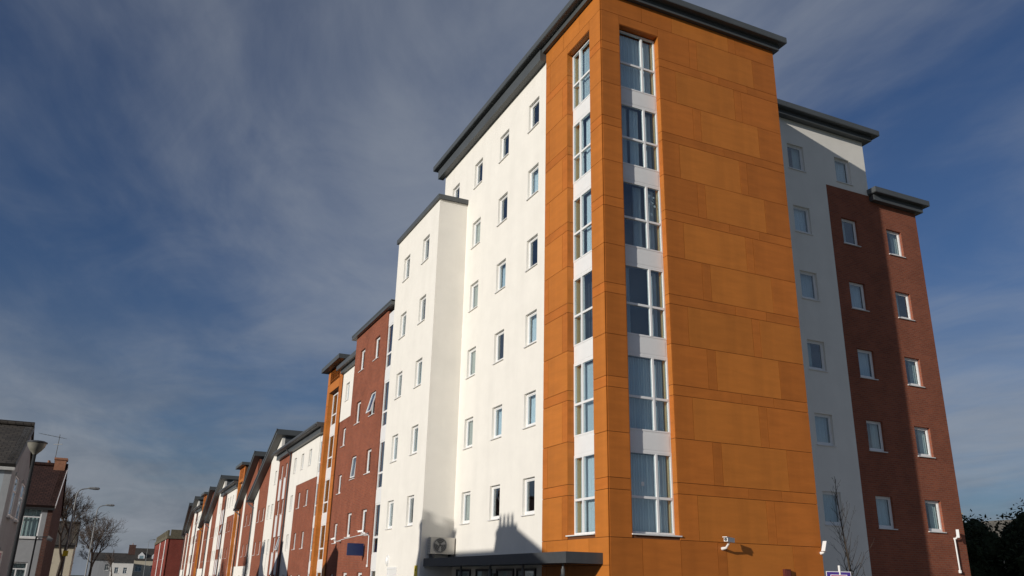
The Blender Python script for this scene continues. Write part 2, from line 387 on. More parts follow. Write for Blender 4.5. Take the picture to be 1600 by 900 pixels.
J0 = 2.785
strips = [(3.98+2.7*k, 4.28+2.7*k) for k in range(6)]
mids = [5.475+2.7*k for k in range(5)]
TOPJ = 18.94
def span_rows():
    rows = [('B', J0, strips[0][0])]
    for k in range(6):
        rows.append(('S', *strips[k]))
        if k < 5: rows += [('A', strips[k][1], mids[k]), ('B', mids[k], strips[k+1][0])]
        else: rows.append(('A', strips[k][1], TOPJ))
    return rows
EY = 7.085
for kind, z0, z1 in span_rows():
    # east field, right of the tall window
    if kind == 'A': row(FE, [2.16, 3.40, 3.71, 6.08, EY], z0, z1, [B_, B_, A_, B_])
    elif kind == 'B': row(FE, [2.16, 2.79, 5.16, 5.46, EY], z0, z1, [B_, A_, B_, B_ if random.random() < .6 else A_])
    else: row(FE, [2.16, 4.57, 5.76, EY], z0, z1, [B_, B_, B_])
    # east pier, south pier
    panel(FE, 0.0, .67, z0, z1, B_); panel(FL, -.67, 0.0, z0, z1, A_ if kind != 'S' else B_)
    # south field, left of the tall window
    if kind == 'A': row(FL, [-3.72, -3.40, -2.16], z0, z1, [B_, A_])
    elif kind == 'B': row(FL, [-3.72, -2.485, -2.16], z0, z1, [A_, B_])
    else: panel(FL, -3.72, -2.16, z0, z1, B_)
panel(FE, .67, 2.16, 18.61, TOPJ, B_); panel(FL, -2.16, -.67, 18.61, TOPJ, A_)
row(FE, [0, 1.55, 2.74, 5.08, 5.39, EY], TOPJ, ZT, [B_, B_, A_, B_, B_])
row(FL, [-3.72, -2.40, -1.33, 0], TOPJ, ZT, [A_, A_, A_])
row(FE, [0, .97, 2.17, 3.37, 3.67, 6.0, EY], 0.05, J0, [B_, B_, B_, B_, A_, B_])
for a0, a1 in ((-3.72, -3.41), (-3.41, -2.18), (-2.18, -1.0), (-1.0, 0)):
    panel(FL, a0, a1, 2.1, J0, A_); panel(FL, a0, a1, .05, 2.1, A_)
# reveals of the two tall recesses, in the same panel
for F, a, nm in ((FL, -2.16, 1), (FL, -.67, -1), (FE, .67, 1), (FE, 2.16, -1)):
    segs = [2.87] + [v for s in strips for v in s if 2.87 < v < 18.6] + mids + [18.6]
    segs = sorted(segs)
    for i in range(len(segs)-1):
        w_ = .012*nm
        loc, rz = fpos(F, a, -.02, segs[i]+GAP/2)
        MB().box(min(0, w_), max(0, w_), 0, RD+.02, 0, segs[i+1]-segs[i]-GAP).build('reveal_panel', A_ if i % 3 else B_, T, loc, rz)
for F, a in ((FL, -2.14), (FE, .69)):
    loc, rz = fpos(F, a, -.02, 18.586); MB().box(0, 1.45, 0, RD+.02, 0, .012).build('reveal_panel', B_, T, loc, rz)
# tall windows, one per storey in each recess
def tall_window(F, a, w, z, mull, k, flip):
    h = 2.13; f = .045
    loc, rz = fpos(F, a, RD-.02, z)
    def frame():
        b = MB(); m0, m1 = mull-.032, mull+.032
        b.box(0, w, 0, .08, 0, f); b.box(0, w, 0, .08, h-f, h); b.box(0, f, 0, .08, f, h-f); b.box(w-f, w, 0, .08, f, h-f)
        b.box(m0, m1, -.012, .08, f, h-f); b.box(f, m0, -.006, .08, .895, .96); b.box(m1, w-f, -.006, .08, .895, .96)
        return b.mesh('window', PVC)
    win = link('window', cached(('tw', w, mull), frame), T, loc, rz)
    for (x0, x1) in ((f, mull-.032), (mull+.032, w-f)):
        for (z0, z1) in ((f, .895), (.96, h-f)):
            link('pane', cached(('tp', round(x1-x0, 3), round(z1-z0, 3)), lambda: MB().box(0, x1-x0, .03, .037, 0, z1-z0).mesh('pane', GLASS)), win, (x0, 0, z0))
    style = k
    wide = (f, mull-.04) if mull > w/2 else (mull+.04, w-f)
    nar = (mull+.04, w-f) if mull > w/2 else (f, mull-.04)
    if style in (0, 1, 5):
        cm = CURT
        link('curtain', cached(('tc', style, F[0]), lambda: curtain_mesh(w-.18, h-.1, cm, style*3+1, 15)), win, (.09, .17, .05))
    elif style in (4,):
        for x0, x1 in ((wide[0]+.05, wide[0]+.38), (wide[1]-.40, wide[1]-.08), (nar[0]+.06, nar[1]-.1)):
            link('curtain', curtain_mesh(x1-x0, h-.1, CURT, int(x0*100)+k, 5), win, (x0, .18, .05))
    else:
        ex = ((wide[0]+.04, wide[0]+.30),) if (k == 2) != flip else ((wide[1]-.34, wide[1]-.04),)
        for x0, x1 in ((nar[0]+.08, nar[1]-.12),) + ex:
            link('curtain', curtain_mesh(x1-x0, h-.1, CURT, int(x0*100)+k, 5), win, (x0, .18, .05))
    # the cream inner reveal that shows beside the outer jamb
    xx = w-.06 if not flip else .0
    MB().box(0, .06, .09, .40, .03, h-.03).build('inner_reveal', REVY, win, (xx, 0, 0))
    return win
for k in range(6):
    z = 2.92 + 2.7*k
    w1 = tall_window(FE, .685, 1.46, z, .95, k, False)
    tall_window(FL, -2.145, 1.46, z, .50, k, True)
    if k == 3:
        sb_ = MB(); rr_ = random.Random(3)
        for q_ in range(11):
            cx_, cz_, r_ = 1.0+rr_.uniform(.05, .30), 1.1+rr_.uniform(.1, .75), rr_.uniform(.025, .05)
            sb_.poly([(cx_+r_*math.cos(j*math.pi/5), .045, cz_+r_*math.sin(j*math.pi/5)) for j in range(10)])
        sb_.build('window_stickers', PAPER, w1)
    if k == 0: MB().box(.46, .55, .022, .026, 1.22, 1.33).build('paper_note', PAPER, w1)
    for F, a in ((FE, .685), (FL, -2.145)):
        loc, rz = fpos(F, a, RD-.01, z+2.13)
        if k < 5: link('spandrel_panel', cached('spT', lambda: MB().box(0, 1.46, 0, .06, 0, 2.7-2.13).box(0, 1.46, -.012, 0, 0, .03).box(.05, 1.41, -.006, 0, .07, .5).mesh('spandrel_panel', SPAN)), T, loc, rz)
for F, a in ((FE, .66), (FL, -2.2)):
    loc, rz = fpos(F, a, -.07, 2.865); MB().prism([(0, 0), (RD+.06, 0), (RD+.06, .055), (0, .03)], 0, 1.54, axis='x').build('sill', SILL, T, loc, rz)
# roof: overhanging slab above a set-back box
OV = .38
rf = slab(T, -14.62, OV, -OV, 7.08+.36, 19.85, 20.06)
sub(rf, 'roof_edge_trim', joints(-.012, 15.012, -.014, 7.832, .02, .235), METAL)
MB().box(-13.89-.5, .17, -.17, 7.08+.17, ZT, 19.85).build('soffit_box', METAL, T)
MB().box(-13.89-.35, -3.74, -.26, 0.0, 19.30, 19.72).build('soffit_box', METAL, T)
sub(T, 'vent_pipe', MB().tube((-6.6, .3, 20.0), (-6.6, .3, 20.45), .05, .05, 8), WHITEP)
bpy.context.view_layer.update()

# ---------------------------------------------------------------- east wing
W = thing('apartment_wing', 'set-back wing of white render and red brick beside the orange panels', 'apartment building', (-8, 12, 0))
FW = ('E', -3.0)
RW = 3.69
wy = [10.34, 12.83, 15.29]
def wops(c, ks): return [(wy[c], RW+2.7*k, .83, WH) for k in ks]
wall(W, FW, 7.09, 12.2, 0, 19.45, wops(0, range(-1, 6)), RENDER, proud=.012)
wall(W, FW, 12.2, 14.54, 16.93, 19.45, wops(1, [5]), RENDER, proud=.012)
wall(W, FW, 12.2, 17.15, 0, 16.93 if False else 16.7, wops(1, range(-1, 5)) + wops(2, range(-1, 5)), BRICK)
wall(W, FW, 12.2, 14.54, 16.7, 16.93, [], BRICK)
for c, ks in ((0, range(-1, 6)), (1, range(-1, 6)), (2, range(-1, 5))):
    for k in ks:
        small_window(W, FW, wy[c], RW+2.7*k, w=.83, back=['curtain', 'curtain', 'half'][(c+k) % 3] if c < 2 else 'half', depth=.10 if c else .08)
MB().box(-13, -3.5, 7.1, 14.0, 0, 19.3).box(-13, -3.5, 14.0, 16.7, 0, 16.5).build('interior', ROOM, W)
MB().box(-13.3, -3.25, 14.30, 14.54, 16.7, 19.45).box(-13.3, -13.0, 7.1, 14.3, 0, 19.45).build('rear_wall', RENDER, W)
MB().box(-13.3, -3.24, 16.9, 17.15, 0, 16.7).box(-13.31, -13.0, 14.6, 16.9, 0, 16.7).build('end_wall', BRICK, W)
r1 = slab(W, -13.8, -2.5, 7.46, 15.06, 19.62, 19.84)
sub(r1, 'roof_edge_trim', joints(-.01, 11.314, .02, 7.612, .02, .235), METAL)
MB().box(-13.6, -2.72, 7.45, 14.82, 19.42, 19.62).build('soffit_box', METAL, W)
r2 = slab(W, -13.8, -2.56, 14.47, 17.56, 16.95, 17.17)
sub(r2, 'roof_edge_trim', joints(-.01, 11.254, -.012, 3.102, .02, .235), METAL)
MB().box(-13.6, -2.76, 14.565, 17.36, 16.69, 16.95).build('soffit_box', METAL, W)

# ---------------------------------------------------------------- projecting front block, white
Bk = thing('apartment_block', 'white rendered block projecting forward of the tower, flat grey parapet', 'apartment building', (-13.7, -.6, 0))
YF = -1.235
FB = ('S', YF); FBS = ('E', -10.96)
ops = [(a, ROW1+2.7*k, .83, WH) for a in (-12.88, -15.45) for k in range(0, 5)]
wall(Bk, FB, -16.5, -10.96, 0, 16.66, ops, RENDER, side=False)
for (a, z, w, h) in ops: small_window(Bk, FB, a, z, w=.83, back=random.choice(['room', 'half', 'curtain']))
wall(Bk, FBS, YF, 0.0, 0, 16.66, [], RENDER, side=False)
MB().box(-16.4, -11.2, -.7, -.02, 0, 16.5).build('interior', ROOM, Bk)
MB().box(-16.5, -16.25, -1.0, 0, 13.95, 16.66).build('rear_wall', RENDER, Bk)
pr = slab(Bk, -16.58, -10.86, YF-.10, .02, 16.66, 16.86, name='parapet_cap')
dr = MB().box(0, 1.02, 0, .05, 0, 2.05).build('door', WHITEP, Bk, (-14.70, YF-.02, 0.0))
sub(dr, 'door_frame', MB().box(-.07, 0, -.02, .05, 0, 2.05).box(1.02, 1.09, -.02, .05, 0, 2.05).box(-.07, 1.09, -.02, .05, 2.05, 2.12), PVC)

# ---------------------------------------------------------------- brick stair block
S = thing('brick_apartment_block', 'five-storey red brick block with white stair glazing beside the white block', 'apartment building', (-20, -.6, 0))
bcol = [-19.44, -22.05]
BR = 3.5
ops = [(a, BR+2.7*k, .86, WH) for a in bcol for k in range(-1, 4)]
wall(S, FB, -23.1, -17.45, 0, 13.64, ops, BRICK)
for (a, z, w, h) in ops:
    k = round((z-BR)/2.7)
    small_window(S, FB, a, z, w=.86, back=random.choice(['room', 'half', 'curtain']), open_deg=14 if (a == bcol[0] and k == 2) else (4 if (a == bcol[1] and k == 1) else 0))
glazing_strip(S, FB, -17.45, .95, 0, 13.66, m0=2.66-2.7, n=5)
MB().box(-23.0, -16.5, -.75, -.02, 0, 13.5).build('interior', ROOM, S)
MB().box(-23.1, -22.9, -1.0, 0, 0, 13.64).build('end_wall', BRICK, S)
ro = slab(S, -23.55, -16.52, YF-.17, .3, 13.66, 13.88)
sub(ro, 'roof_edge_trim', MB().box(-.012, 7.03, -.012, 1.4, .16, .235), METAL)

# ---------------------------------------------------------------- recessed block behind it
N = thing('white_brick_apartment_block', 'recessed bay of brick with one white rendered top panel beside the orange stair tower', 'apartment building', (-27, 3, 0))
ncol = [-29.72, -26.6]
ops = [(a, BR+2.7*k, .80, 1.1) for a in ncol for k in range(-1, 3)]
wall(N, FL, -30.6, -23.0, 0, 10.52, ops, BRICK)
ops2 = [(a, BR+8.1, .80, 1.1) for a in ncol]
wall(N, FL, -30.6, -23.0, 10.52, 13.5, ops2, RENDER, proud=.012)
for (a, z, w, h) in ops+ops2: small_window(N, FL, a, z, w=.8, h=1.1, back=random.choice(['room', 'half']))
MB().box(-30.5, -14.0, .5, 8, 0, 13.3).build('interior', ROOM, N)
ro = slab(N, -31.0, -13.9, -.42, 8.4, 13.72, 13.98)
MB().box(-30.75, -13.9, -.2, 8.2, 13.5, 13.72).build('soffit_box', METAL, N)

# ---------------------------------------------------------------- far range: stair towers, flat-roofed blocks, half-gabled bays
def stair_tower(xr, w, zt, label, grp):
    t = thing('stair_tower', label, 'stair tower', (xr-w/2, 1.5, 0), grp)
    xl = xr-w; g0, g1 = xr-3.3, xr-.72
    wall(t, FL, xl, xr-.004, 0, zt, [(g0, .1, g1-g0, zt-1.6)], BACK, depth=RD+.1, name='backing_wall', proud=.06)
    F = ('S', -.06)
    def pan(a0, a1, z0, z1, m):
        loc, rz = fpos(F, a0+.008, -.024, z0+.008)
        link('cladding_panel', cached(('pn2', round(a1-a0, 3), round(z1-z0, 3), m.name), lambda: MB().box(0, a1-a0-.016, 0, .022, 0, z1-z0-.016).mesh('cladding_panel', m)), t, loc, rz)
    z = 0.0; i = 0
    while z < zt-.1:
        z2 = min(z+1.35, zt) if i % 3 else min(z+1.0, zt)
        if z2 <= zt-1.5+.01 or z < zt-1.5:
            pan(xl, g0, z, z2, (A_, B_)[i % 2]); pan(g1, xr, z, z2, (B_, A_)[i % 2])
        else: pan(xl, xr-1.4, z, z2, A_); pan(xr-1.4, xr, z, z2, B_)
        z = z2; i += 1
    pan(g0, g1, zt-1.5, zt-.75, A_)
    pan(g0, g1, zt-.75, zt, B_)
    loc, rz = fpos(F, g0, -.02, .1)
    MB().box(0, .012, 0, RD+.08, 0, zt-1.6).build('reveal_panel', PAN_A, t, loc, rz)
    MB().box(-.012, 0, 0, RD+.08, 0, zt-1.6).build('reveal_panel', PAN_A, t, (g1, F[1]-.02, .1), 0)
    glazing_strip(t, ('S', RD-.06), g0+.01, g1-g0-.02, .1, zt-1.5, m0=2.66-2.7, n=6)
    MB().box(xl+.1, xr-.1, .5, 6, 0, zt-.1).box(xr-.3, xr-.06, .24, 6, 8, zt).build('interior', BRICK, t)
    MB().box(xr-.05, xr-.01, .0, 6.1, 9.0, zt).build('side_wall', PAN_B, t)
    MB().box(xl+.01, xl+.05, .0, 6.1, 9.0, zt).build('side_wall', PAN_B, t)
    slab(t, xl-.45, xr+.35, -.5, 6.4, zt, zt+.28)
    return t
def flat_block(xr, w, label, grp, seed):
    rr = random.Random(seed)
    t = thing('flat_roofed_apartment_block', label, 'apartment building', (xr-w/2, 3, 0), grp)
    xl = xr-w; s = w/15.5; zt = 10.5
    def win(a, z, **k): small_window(t, FL, a, z, w=.8, h=1.1, back=rr.choice(['room', 'half', 'room']), lod=1, open_deg=rr.choice([0,0,0,0,0,12]), **k)
    x1, x2, x3 = xr-1.1, xr-7.6*s, xr-10.4*s
    glazing_strip(t, FL, xr-1.1, 1.08, 0, zt, m0=2.6-2.7, n=4, lod=1)
    o = [(xr-c*s-.4, 8.8, .8, 1.1) for c in (3.7, 6.25, 8.8)]
    wall(t, FL, x3, x1, 7.83, zt, o, RENDER, proud=.012)
    for q in o: win(q[0], q[1])
    o = [(xr-c*s-.4, 3.45+2.7*k, .8, 1.1) for c in (3.7, 6.25) for k in (-1, 0, 1)]
    wall(t, FL, x2, x1, 0, 7.83, o, BRICK)
    for q in o: win(q[0], q[1])
    o = [(xr-8.8*s-.4, 3.45+2.7*k, .8, 1.1) for k in (-1, 0, 1)]
    wall(t, FL, x3, x2, 0, 7.83, o, RENDER, proud=.012)
    for q in o: win(q[0], q[1])
    o = []
    for c in (12.3, 14.1):
        o += [(xr-c*s-.4, 3.45+2.7*k, .8, 1.1) for k in (-1, 0, 1, 2)]
    wall(t, FL, xl, x3, 0, zt, o, BRICK)
    for q in o:
        win(q[0], q[1])
        if q[1] < 8: link('spandrel_panel', cached('spf', lambda: MB().box(0, .8, 0, .05, 0, 1.55).mesh('spandrel_panel', SPAN)), t, (q[0], -.03, q[1]+1.12))
    MB().box(xl+.1, xr-.1, .5, 8, 0, zt-.1).build('interior', ROOM, t)
    r = slab(t, xl-.4, xr+.02, -.55, 8.4, 10.86, 11.14)
    sub(r, 'gutter', MB().box(0, w+.42, -.1, -.002, .02, .13), DARKM)
    MB().box(xl-.2, xr, -.26, 8.2, zt, 10.86).build('soffit_box', METAL, t)
    MB().tube((xr-10.45*s, -.10, 0), (xr-10.45*s, -.10, 10.3), .055, .055, 8).tube((xr-10.45*s, -.10, 10.3), (xr-10.45*s-.05, -.5, 10.75), .055, .055, 8).build('downpipe', DARKM, t)
    return t
def half_gable(xr, w, zl, zh, cols, label, grp, seed, plinth=0):
    """bay under a single sloping roof that rises towards the corner tower, glazed upper end wall"""
    rr = random.Random(seed)
    t = thing('half_gabled_apartment_block', label, 'apartment building', (xr-w/2, 3, 0), grp)
    xl = xr-w; sl = (zh-zl)/w
    for (a0, a1, m, wcs, top) in cols:
        A0, A1 = xr-a1*w, xr-a0*w
        zA, zB = zl+(A0-xl)*sl, zl+(A1-xl)*sl
        zr = math.floor((zA-.3)*10)/10
        o = [(A0+(A1-A0)*c-.4, 3.4+2.7*k, .8, 1.1) for c in wcs for k in (-1, 0, 1)]
        if top: o += [(A0+(A1-A0)*top-.4, 8.7, .8, 1.1)]
        o = [q for q in o if q[1]+q[3] < zr-.05]
        pr_ = .012 if m is RENDER else 0
        if plinth and m is BRICK:
            wall(t, FL, A0, A1, 0, plinth, [q for q in o if q[1] < plinth-.5], RENDER, proud=.012)
            wall(t, FL, A0, A1, plinth, zr, [q for q in o if q[1] > plinth], m)
        else: wall(t, FL, A0, A1, 0, zr, o, m, proud=pr_)
        MB().prism([(0, 0), (A1-A0, 0), (A1-A0, zB-zr), (0, zA-zr)], -pr_, .22).build('gable_wall', m, t, (A0, 0, zr))
        for q in o: small_window(t, FL, q[0], q[1], w=.8, h=1.1, back=rr.choice(['room', 'half', 'room']), lod=1)
    MB().prism([(xl+.1, 0), (xr-.3, 0), (xr-.3, zh-.4), (xl+.1, zl-.3)], .5, 8).build('interior', ROOM, t)
    # upper end wall facing the corner tower, grey framed glazing
    z0 = zl-.6
    MB().box(xr-.25, xr-.01, .0, .35, z0, zh).box(xr-.25, xr-.01, 5.0, 8, z0, zh).box(xr-.25, xr-.01, .35, 5.0, zh-.4, zh).box(xr-.25, xr-.01, .35, 5.0, z0, z0+.6).box(xr-.2, xr-.03, 2.6, 2.7, z0+.6, zh-.4).build('end_wall', METAL, t)
    e = MB().box(xr-.12, xr-.11, .35, 5.0, z0+.6, zh-.4).build('clerestory_pane', GLASS, t)
    # roof slope with deep verge and eaves gutter
    th_ = .42; ov = .55
    r = MB().prism([(xl-.5, zl-.5*sl), (xr+.35, zh+.35*sl), (xr+.35, zh+.35*sl+th_), (xl-.5, zl-.5*sl+th_)], -ov, 8.4).build('roof', METAL, t)
    sub(r, 'verge_trim', MB().prism([(xl-.52, zl-.52*sl+th_*.62), (xr+.37, zh+.37*sl+th_*.62), (xr+.37, zh+.37*sl+th_+.03), (xl-.52, zl-.52*sl+th_+.03)], -ov-.05, -ov-.001), METAL)
    MB().box(xl-.66, xl-.2, -ov-.1, 8.4, zl-.5*sl-.02, zl-.5*sl+.2).build('gutter', DARKM, t)
    MB().tube((xl+.25, -.09, 0), (xl+.25, -.09, zl-.7), .055, .055, 8).tube((xl+.25, -.09, zl-.7), (xl-.3, -.5, zl-.3), .055, .055, 8).build('downpipe', DARKM, t)
    return t
stair_tower(-30.62, 3.9, 14.4, 'tall orange panelled stair tower between the recessed bay and the flat-roofed row', 'stair towers along the street')
ORD = ['first', 'second', 'third']
geo = [(-34.55, 15.4, 11.0, 8.3), (-73.4, 12.6, 11.0, 7.6), (-108.6, 8.6, 8.8, 6.0)]
for i, (x0, wb, wg, wh) in enumerate(geo):
    flat_block(x0, wb, f'white and brick flat-roofed block, {ORD[i]} of its kind counting from the corner tower', 'flat-roofed blocks in the street range', i)
    xg = x0-wb-.02
    half_gable(xg, wg, 8.25, 12.4, [(0, .36, RENDER, (.28, .72), .72), (.36, .80, BRICK, (.2, .7), 0), (.80, 1, RENDER, (), 0)],
               f'white and brick bay with tall sloping roof, {ORD[i]} large one from the corner tower', 'half-gabled bays in the street range', 20+i)
    xh = xg-wg-.02
    half_gable(xh, wh, 8.1, 12.0, [(0, .68, BRICK, (.3, .72), 0), (.68, .82, RENDER, (), 0), (.82, 1, BRICK, (), 0)],
               f'narrow brick bay with steep sloping roof and white plinth, {ORD[i]} from the corner tower', 'half-gabled bays in the street range', 30+i, plinth=2.6)
    xo = xh-wh-.02
    if i < 2: stair_tower(xo, 3.9, 12.3, f'shorter orange stair tower beyond the sloping roofs, {ORD[i]} from the corner tower', 'stair towers along the street')

# ---------------------------------------------------------------- entrance canopy and fittings
C = thing('entrance_canopy', 'flat dark grey entrance canopy along the foot of the white wall', 'canopy', (-5.7, -.5, 0))
cr = slab(C, -11.15, -.31, -1.08, -.005, 2.14, 2.385, MATS['dark_metal'], name='roof')
sub(cr, 'fascia', MB().box(-.02, 10.86, -.02, -.001, -.012, .26).box(10.841, 10.86, 0, 1.06, -.012, .26), mat('charcoal_fascia', (.058, .062, .066), .5, var=.1))
for x in (-.95, -3.3, -5.6, -8.0):
    MB().tube((x, -.82, 0), (x, -.82, 2.0), .055, .055, 12).tube((x, -.82, 2.0), (x, -.82, 2.14), .035, .035, 10).tube((x-.05, -.82, 1.86), (x-.28, -.82, 1.72), .03, .03, 8).tube((x-.28, -.82, 1.72), (x-.28, -.82, .2), .03, .03, 8).build('post', METAL, C)
G = thing('entrance_screen', 'dark framed glazed entrance screen under the grey canopy', 'entrance', (-5.5, -.05, 0))
for i, x in enumerate((-10.4, -8.6, -6.9, -5.4)):
    b = MB(); w = 1.3
    b.box(0, .07, -.05, 0, .0, 2.05).box(w-.07, w, -.05, 0, 0, 2.05).box(.07, w-.07, -.05, 0, 1.98, 2.05).box(.07, w-.07, -.05, 0, .0, .1)
    f_ = b.build('door_frame' if i != 2 else 'door', DARKM, G, (x, -.005, 0))
    MB().box(.07, w-.07, -.02, -.015, .1, 1.98).build('pane', GLASS, f_)

AC = thing('air_conditioner', 'beige outdoor air conditioning unit on the canopy against the white block', 'air conditioner', (-10.8, -.55, 2.39))
ACM = mat('beige_casing', (0.56, 0.53, 0.47), .5, var=.04)
MB().box(-10.93, -10.62, -.98, -.06, 2.56, 3.14).build('casing', ACM, AC)
b = MB()
for r in (.25, .19, .13, .07):
    for k in range(24):
        t0, t1 = 2*math.pi*k/24, 2*math.pi*(k+1)/24
        b.tube((-10.6, -.62+r*math.cos(t0), 2.86+r*math.sin(t0)), (-10.6, -.62+r*math.cos(t1), 2.86+r*math.sin(t1)), .006 if r < .25 else .014, .006 if r < .25 else .014, 4, False)
b.build('fan_grille', mat('grey_grille', (.3, .3, .3), .5), AC)
b = MB()
n = 24; ctr = (-10.618, -.62, 2.86)
b.poly([(ctr[0], ctr[1]+.24*math.cos(2*math.pi*k/n), ctr[2]+.24*math.sin(2*math.pi*k/n)) for k in range(n)])
b.build('fan_recess', mat('dark_recess', (.10, .10, .10), .8), AC)
b = MB()
for k in range(3):
    t0 = 2*math.pi*k/3+.4
    b.poly([(-10.612, ctr[1]+r*math.cos(t), ctr[2]+r*math.sin(t)) for r, t in ((.04, t0), (.22, t0-.2), (.225, t0+.35), (.05, t0+.9))])
b.build('fan_blades', mat('fan_grey', (.42, .41, .39), .5), AC)
for y in (-.9, -.18): MB().box(-10.94, -10.58, y, y+.06, 2.39, 2.56).build('foot', DARKM, AC)
b = MB()
for k in range(9): b.box(-10.90, -10.64, -.992, -.981, 2.62+k*.055, 2.645+k*.055)
b.build('side_louvre', mat('grey_grille', (.3, .3, .3)), AC)

def cctv(base, wallpt, aim, label, pole=None, k=1.0):
    t = thing('security_camera', label, 'security camera', wallpt, 'security cameras on the walls')
    p = Vector(base); d = Vector(aim).normalized(); s = d.cross(Vector((0, 0, 1))).normalized(); u = s.cross(d)
    b = MB()
    def bx(l0, l1, hw, h0, h1):
        P = [p+d*l+s*sx*hw+u*h for l in (l0, l1) for (sx, h) in ((-1, h0), (1, h0), (1, h1), (-1, h1))]
        i = len(b.v); b.v += [tuple(v) for v in P]
        b.f += [(i, i+1, i+2, i+3), (i+4, i+7, i+6, i+5), (i, i+4, i+5, i+1), (i+1, i+5, i+6, i+2), (i+2, i+6, i+7, i+3), (i+3, i+7, i+4, i)]
    bx(-.2*k, .2*k, .055*k, -.05*k, .05*k); bx(-.19*k, .26*k, .066*k, .05*k, .066*k)
    b.build('housing', WHITEP, t)
    b = MB(); b.tube(tuple(p+d*.2*k), tuple(p+d*.215*k), .04*k, .04*k, 12); b.build('lens', DARKM, t)
    b = MB(); w_ = Vector(wallpt); q = p-u*.06
    b.tube(tuple(w_), tuple((w_+q)/2+Vector((0, 0, -.06))), .045, .03, 8).tube(tuple((w_+q)/2+Vector((0, 0, -.06))), tuple(q), .03, .025, 8)
    b.build('bracket', WHITEP, t)
    if pole: MB().tube(pole[0], pole[1], .028, .028, 8).tube(pole[1], tuple(Vector(pole[1])+Vector((0, 0, -.1))), .055, .055, 8).build('conduit', WHITEP, t)
    return t
cctv((.34, 3.52, 2.83), (0.03, 3.52, 2.62), (.45, -1.0, .05), 'white security camera on the orange panels beside the tall window')
cctv((.22, 7.0, 2.80), (0.03, 7.02, 2.62), (.28, -.55, -.79), 'white security camera on the far edge of the orange panels', k=.8)
cctv((-2.78, 16.5, 3.68), (-2.97, 16.5, 3.50), (.28, -.40, -.86), 'white security camera with long conduit on the brick wing', ((-2.94, 16.50, 3.5), (-2.94, 16.53, 2.42)), k=.75)
cctv((-17.95, -1.6, 3.62), (-17.95, -1.26, 3.48), (-.55, -.6, -.1), 'white security camera with conduit above the blue sign', ((-17.78, -1.265, 3.45), (-17.70, -1.265, 2.25)), k=.65)
cctv((-22.75, -1.62, 3.48), (-22.75, -1.26, 3.40), (-.5, -.6, -.25), 'white security camera near the far end of the brick block', k=.6)
tag(MB().tube((-22.7, -1.255, 3.44), (-18.0, -1.255, 3.56), .016, .016, 6).build('cable_conduit', WHITEP, None, (0, 0, 0)), 'thin white cable run between two cameras on the brick block', 'cable')

sg = thing('wall_sign', 'plain blue sign board projecting from the brick block', 'sign', (-18.4, -1.25, 2.6))
MB().box(-18.43, -18.37, -2.02, -1.30, 2.62, 3.13).build('board', mat('navy_sign', (0.014, 0.03, 0.105), .35), sg)
MB().box(-18.42, -18.38, -1.30, -1.236, 2.72, 2.77).box(-18.42, -18.38, -1.30, -1.236, 2.98, 3.03).build('bracket', DARKM, sg)
ib = thing('intercom_box', 'small dark red box on the foot of the orange panels', 'intercom', (0, 5.66, 1.9))
MB().box(.03, .13, 5.56, 5.76, 1.93, 2.15).build('casing', mat('maroon', (.10, .022, .018), .5), ib)
MB().box(.13, .14, 5.585, 5.735, 1.96, 2.12).build('cover', mat('maroon_cover', (.16, .04, .03), .4), ib)
bl = thing('bulkhead_light', 'white oval bulkhead lamp above the door of the white block', 'wall light', (-14.85, -1.24, 2.37))
b = MB(); prof = [(.0, -.11), (.06, -.10), (.10, -.05), (.11, 0)]
for k in range(16):
    t0, t1 = 2*math.pi*k/16, 2*math.pi*(k+1)/16
    for i in range(3):
        (r0, d0), (r1, d1) = prof[i], prof[i+1]
        P = lambda r, t, d: (-14.85+r*math.cos(t), YF+d, 2.37+1.8*r*math.sin(t))
        b.quad(P(r0, t0, d0), P(r0, t1, d0), P(r1, t1, d1), P(r1, t0, d1))
b.build('diffuser', WHITEP, bl, smooth=True)
b = MB()
for k in range(16):
    t0, t1 = 2*math.pi*k/16, 2*math.pi*(k+1)/16
    b.quad(*[(-14.85+r*math.cos(t), YF+d, 2.37+1.8*r*math.sin(t)) for r, t, d in ((.11, t0, -.035), (.11, t1, -.035), (.125, t1, 0), (.125, t0, 0))])
b.build('rim', PVC, bl)
ys = thing('warning_sign', 'small yellow warning plate on the edge of the white block', 'sign', (-11.25, YF, 1.7))
MB().box(-11.48, -11.18, YF-.02, YF-.002, 1.72, 2.16).build('plate', mat('yellow_plate', (.72, .55, .02), .4), ys)
MB().poly([(-11.40, YF-.0235, 1.98), (-11.26, YF-.0235, 1.98), (-11.33, YF-.0235, 2.10)]).build('symbol', mat('black_print', (.02, .02, .02), .5), ys)

# information sign on a post: purple border, red field, white lines
IS = thing('information_sign', 'purple and red information sign with white outlines on a pale post', 'sign', (2.0, 5.6, 0))
def isbox(name, w, h0, h1, d0, d1, m):
    o = MB().box(-w/2, w/2, d0, d1, h0, h1).build(name, m, IS, (2.0, 5.6, 0)); o.rotation_euler = (0, 0, math.atan2(right.y, right.x)-.06); return o
isbox('board', .62, 1.25, 2.085, -.02, .0, mat('sign_white', (.75, .75, .75), .4))
isbox('border', .59, 1.265, 2.07, -.024, -.0205, mat('sign_purple', (.06, .03, .22), .4))
isbox('field_outline', .42, 1.32, 2.005, -.028, -.0245, MATS['sign_white'])
isbox('field', .39, 1.335, 1.99, -.032, -.0285, mat('sign_red', (.42, .02, .05), .4))
MB().tube((2.0, 5.62, 0), (2.02, 5.63, 2.23), .03, .03, 10).build('post', WHITEP, IS)

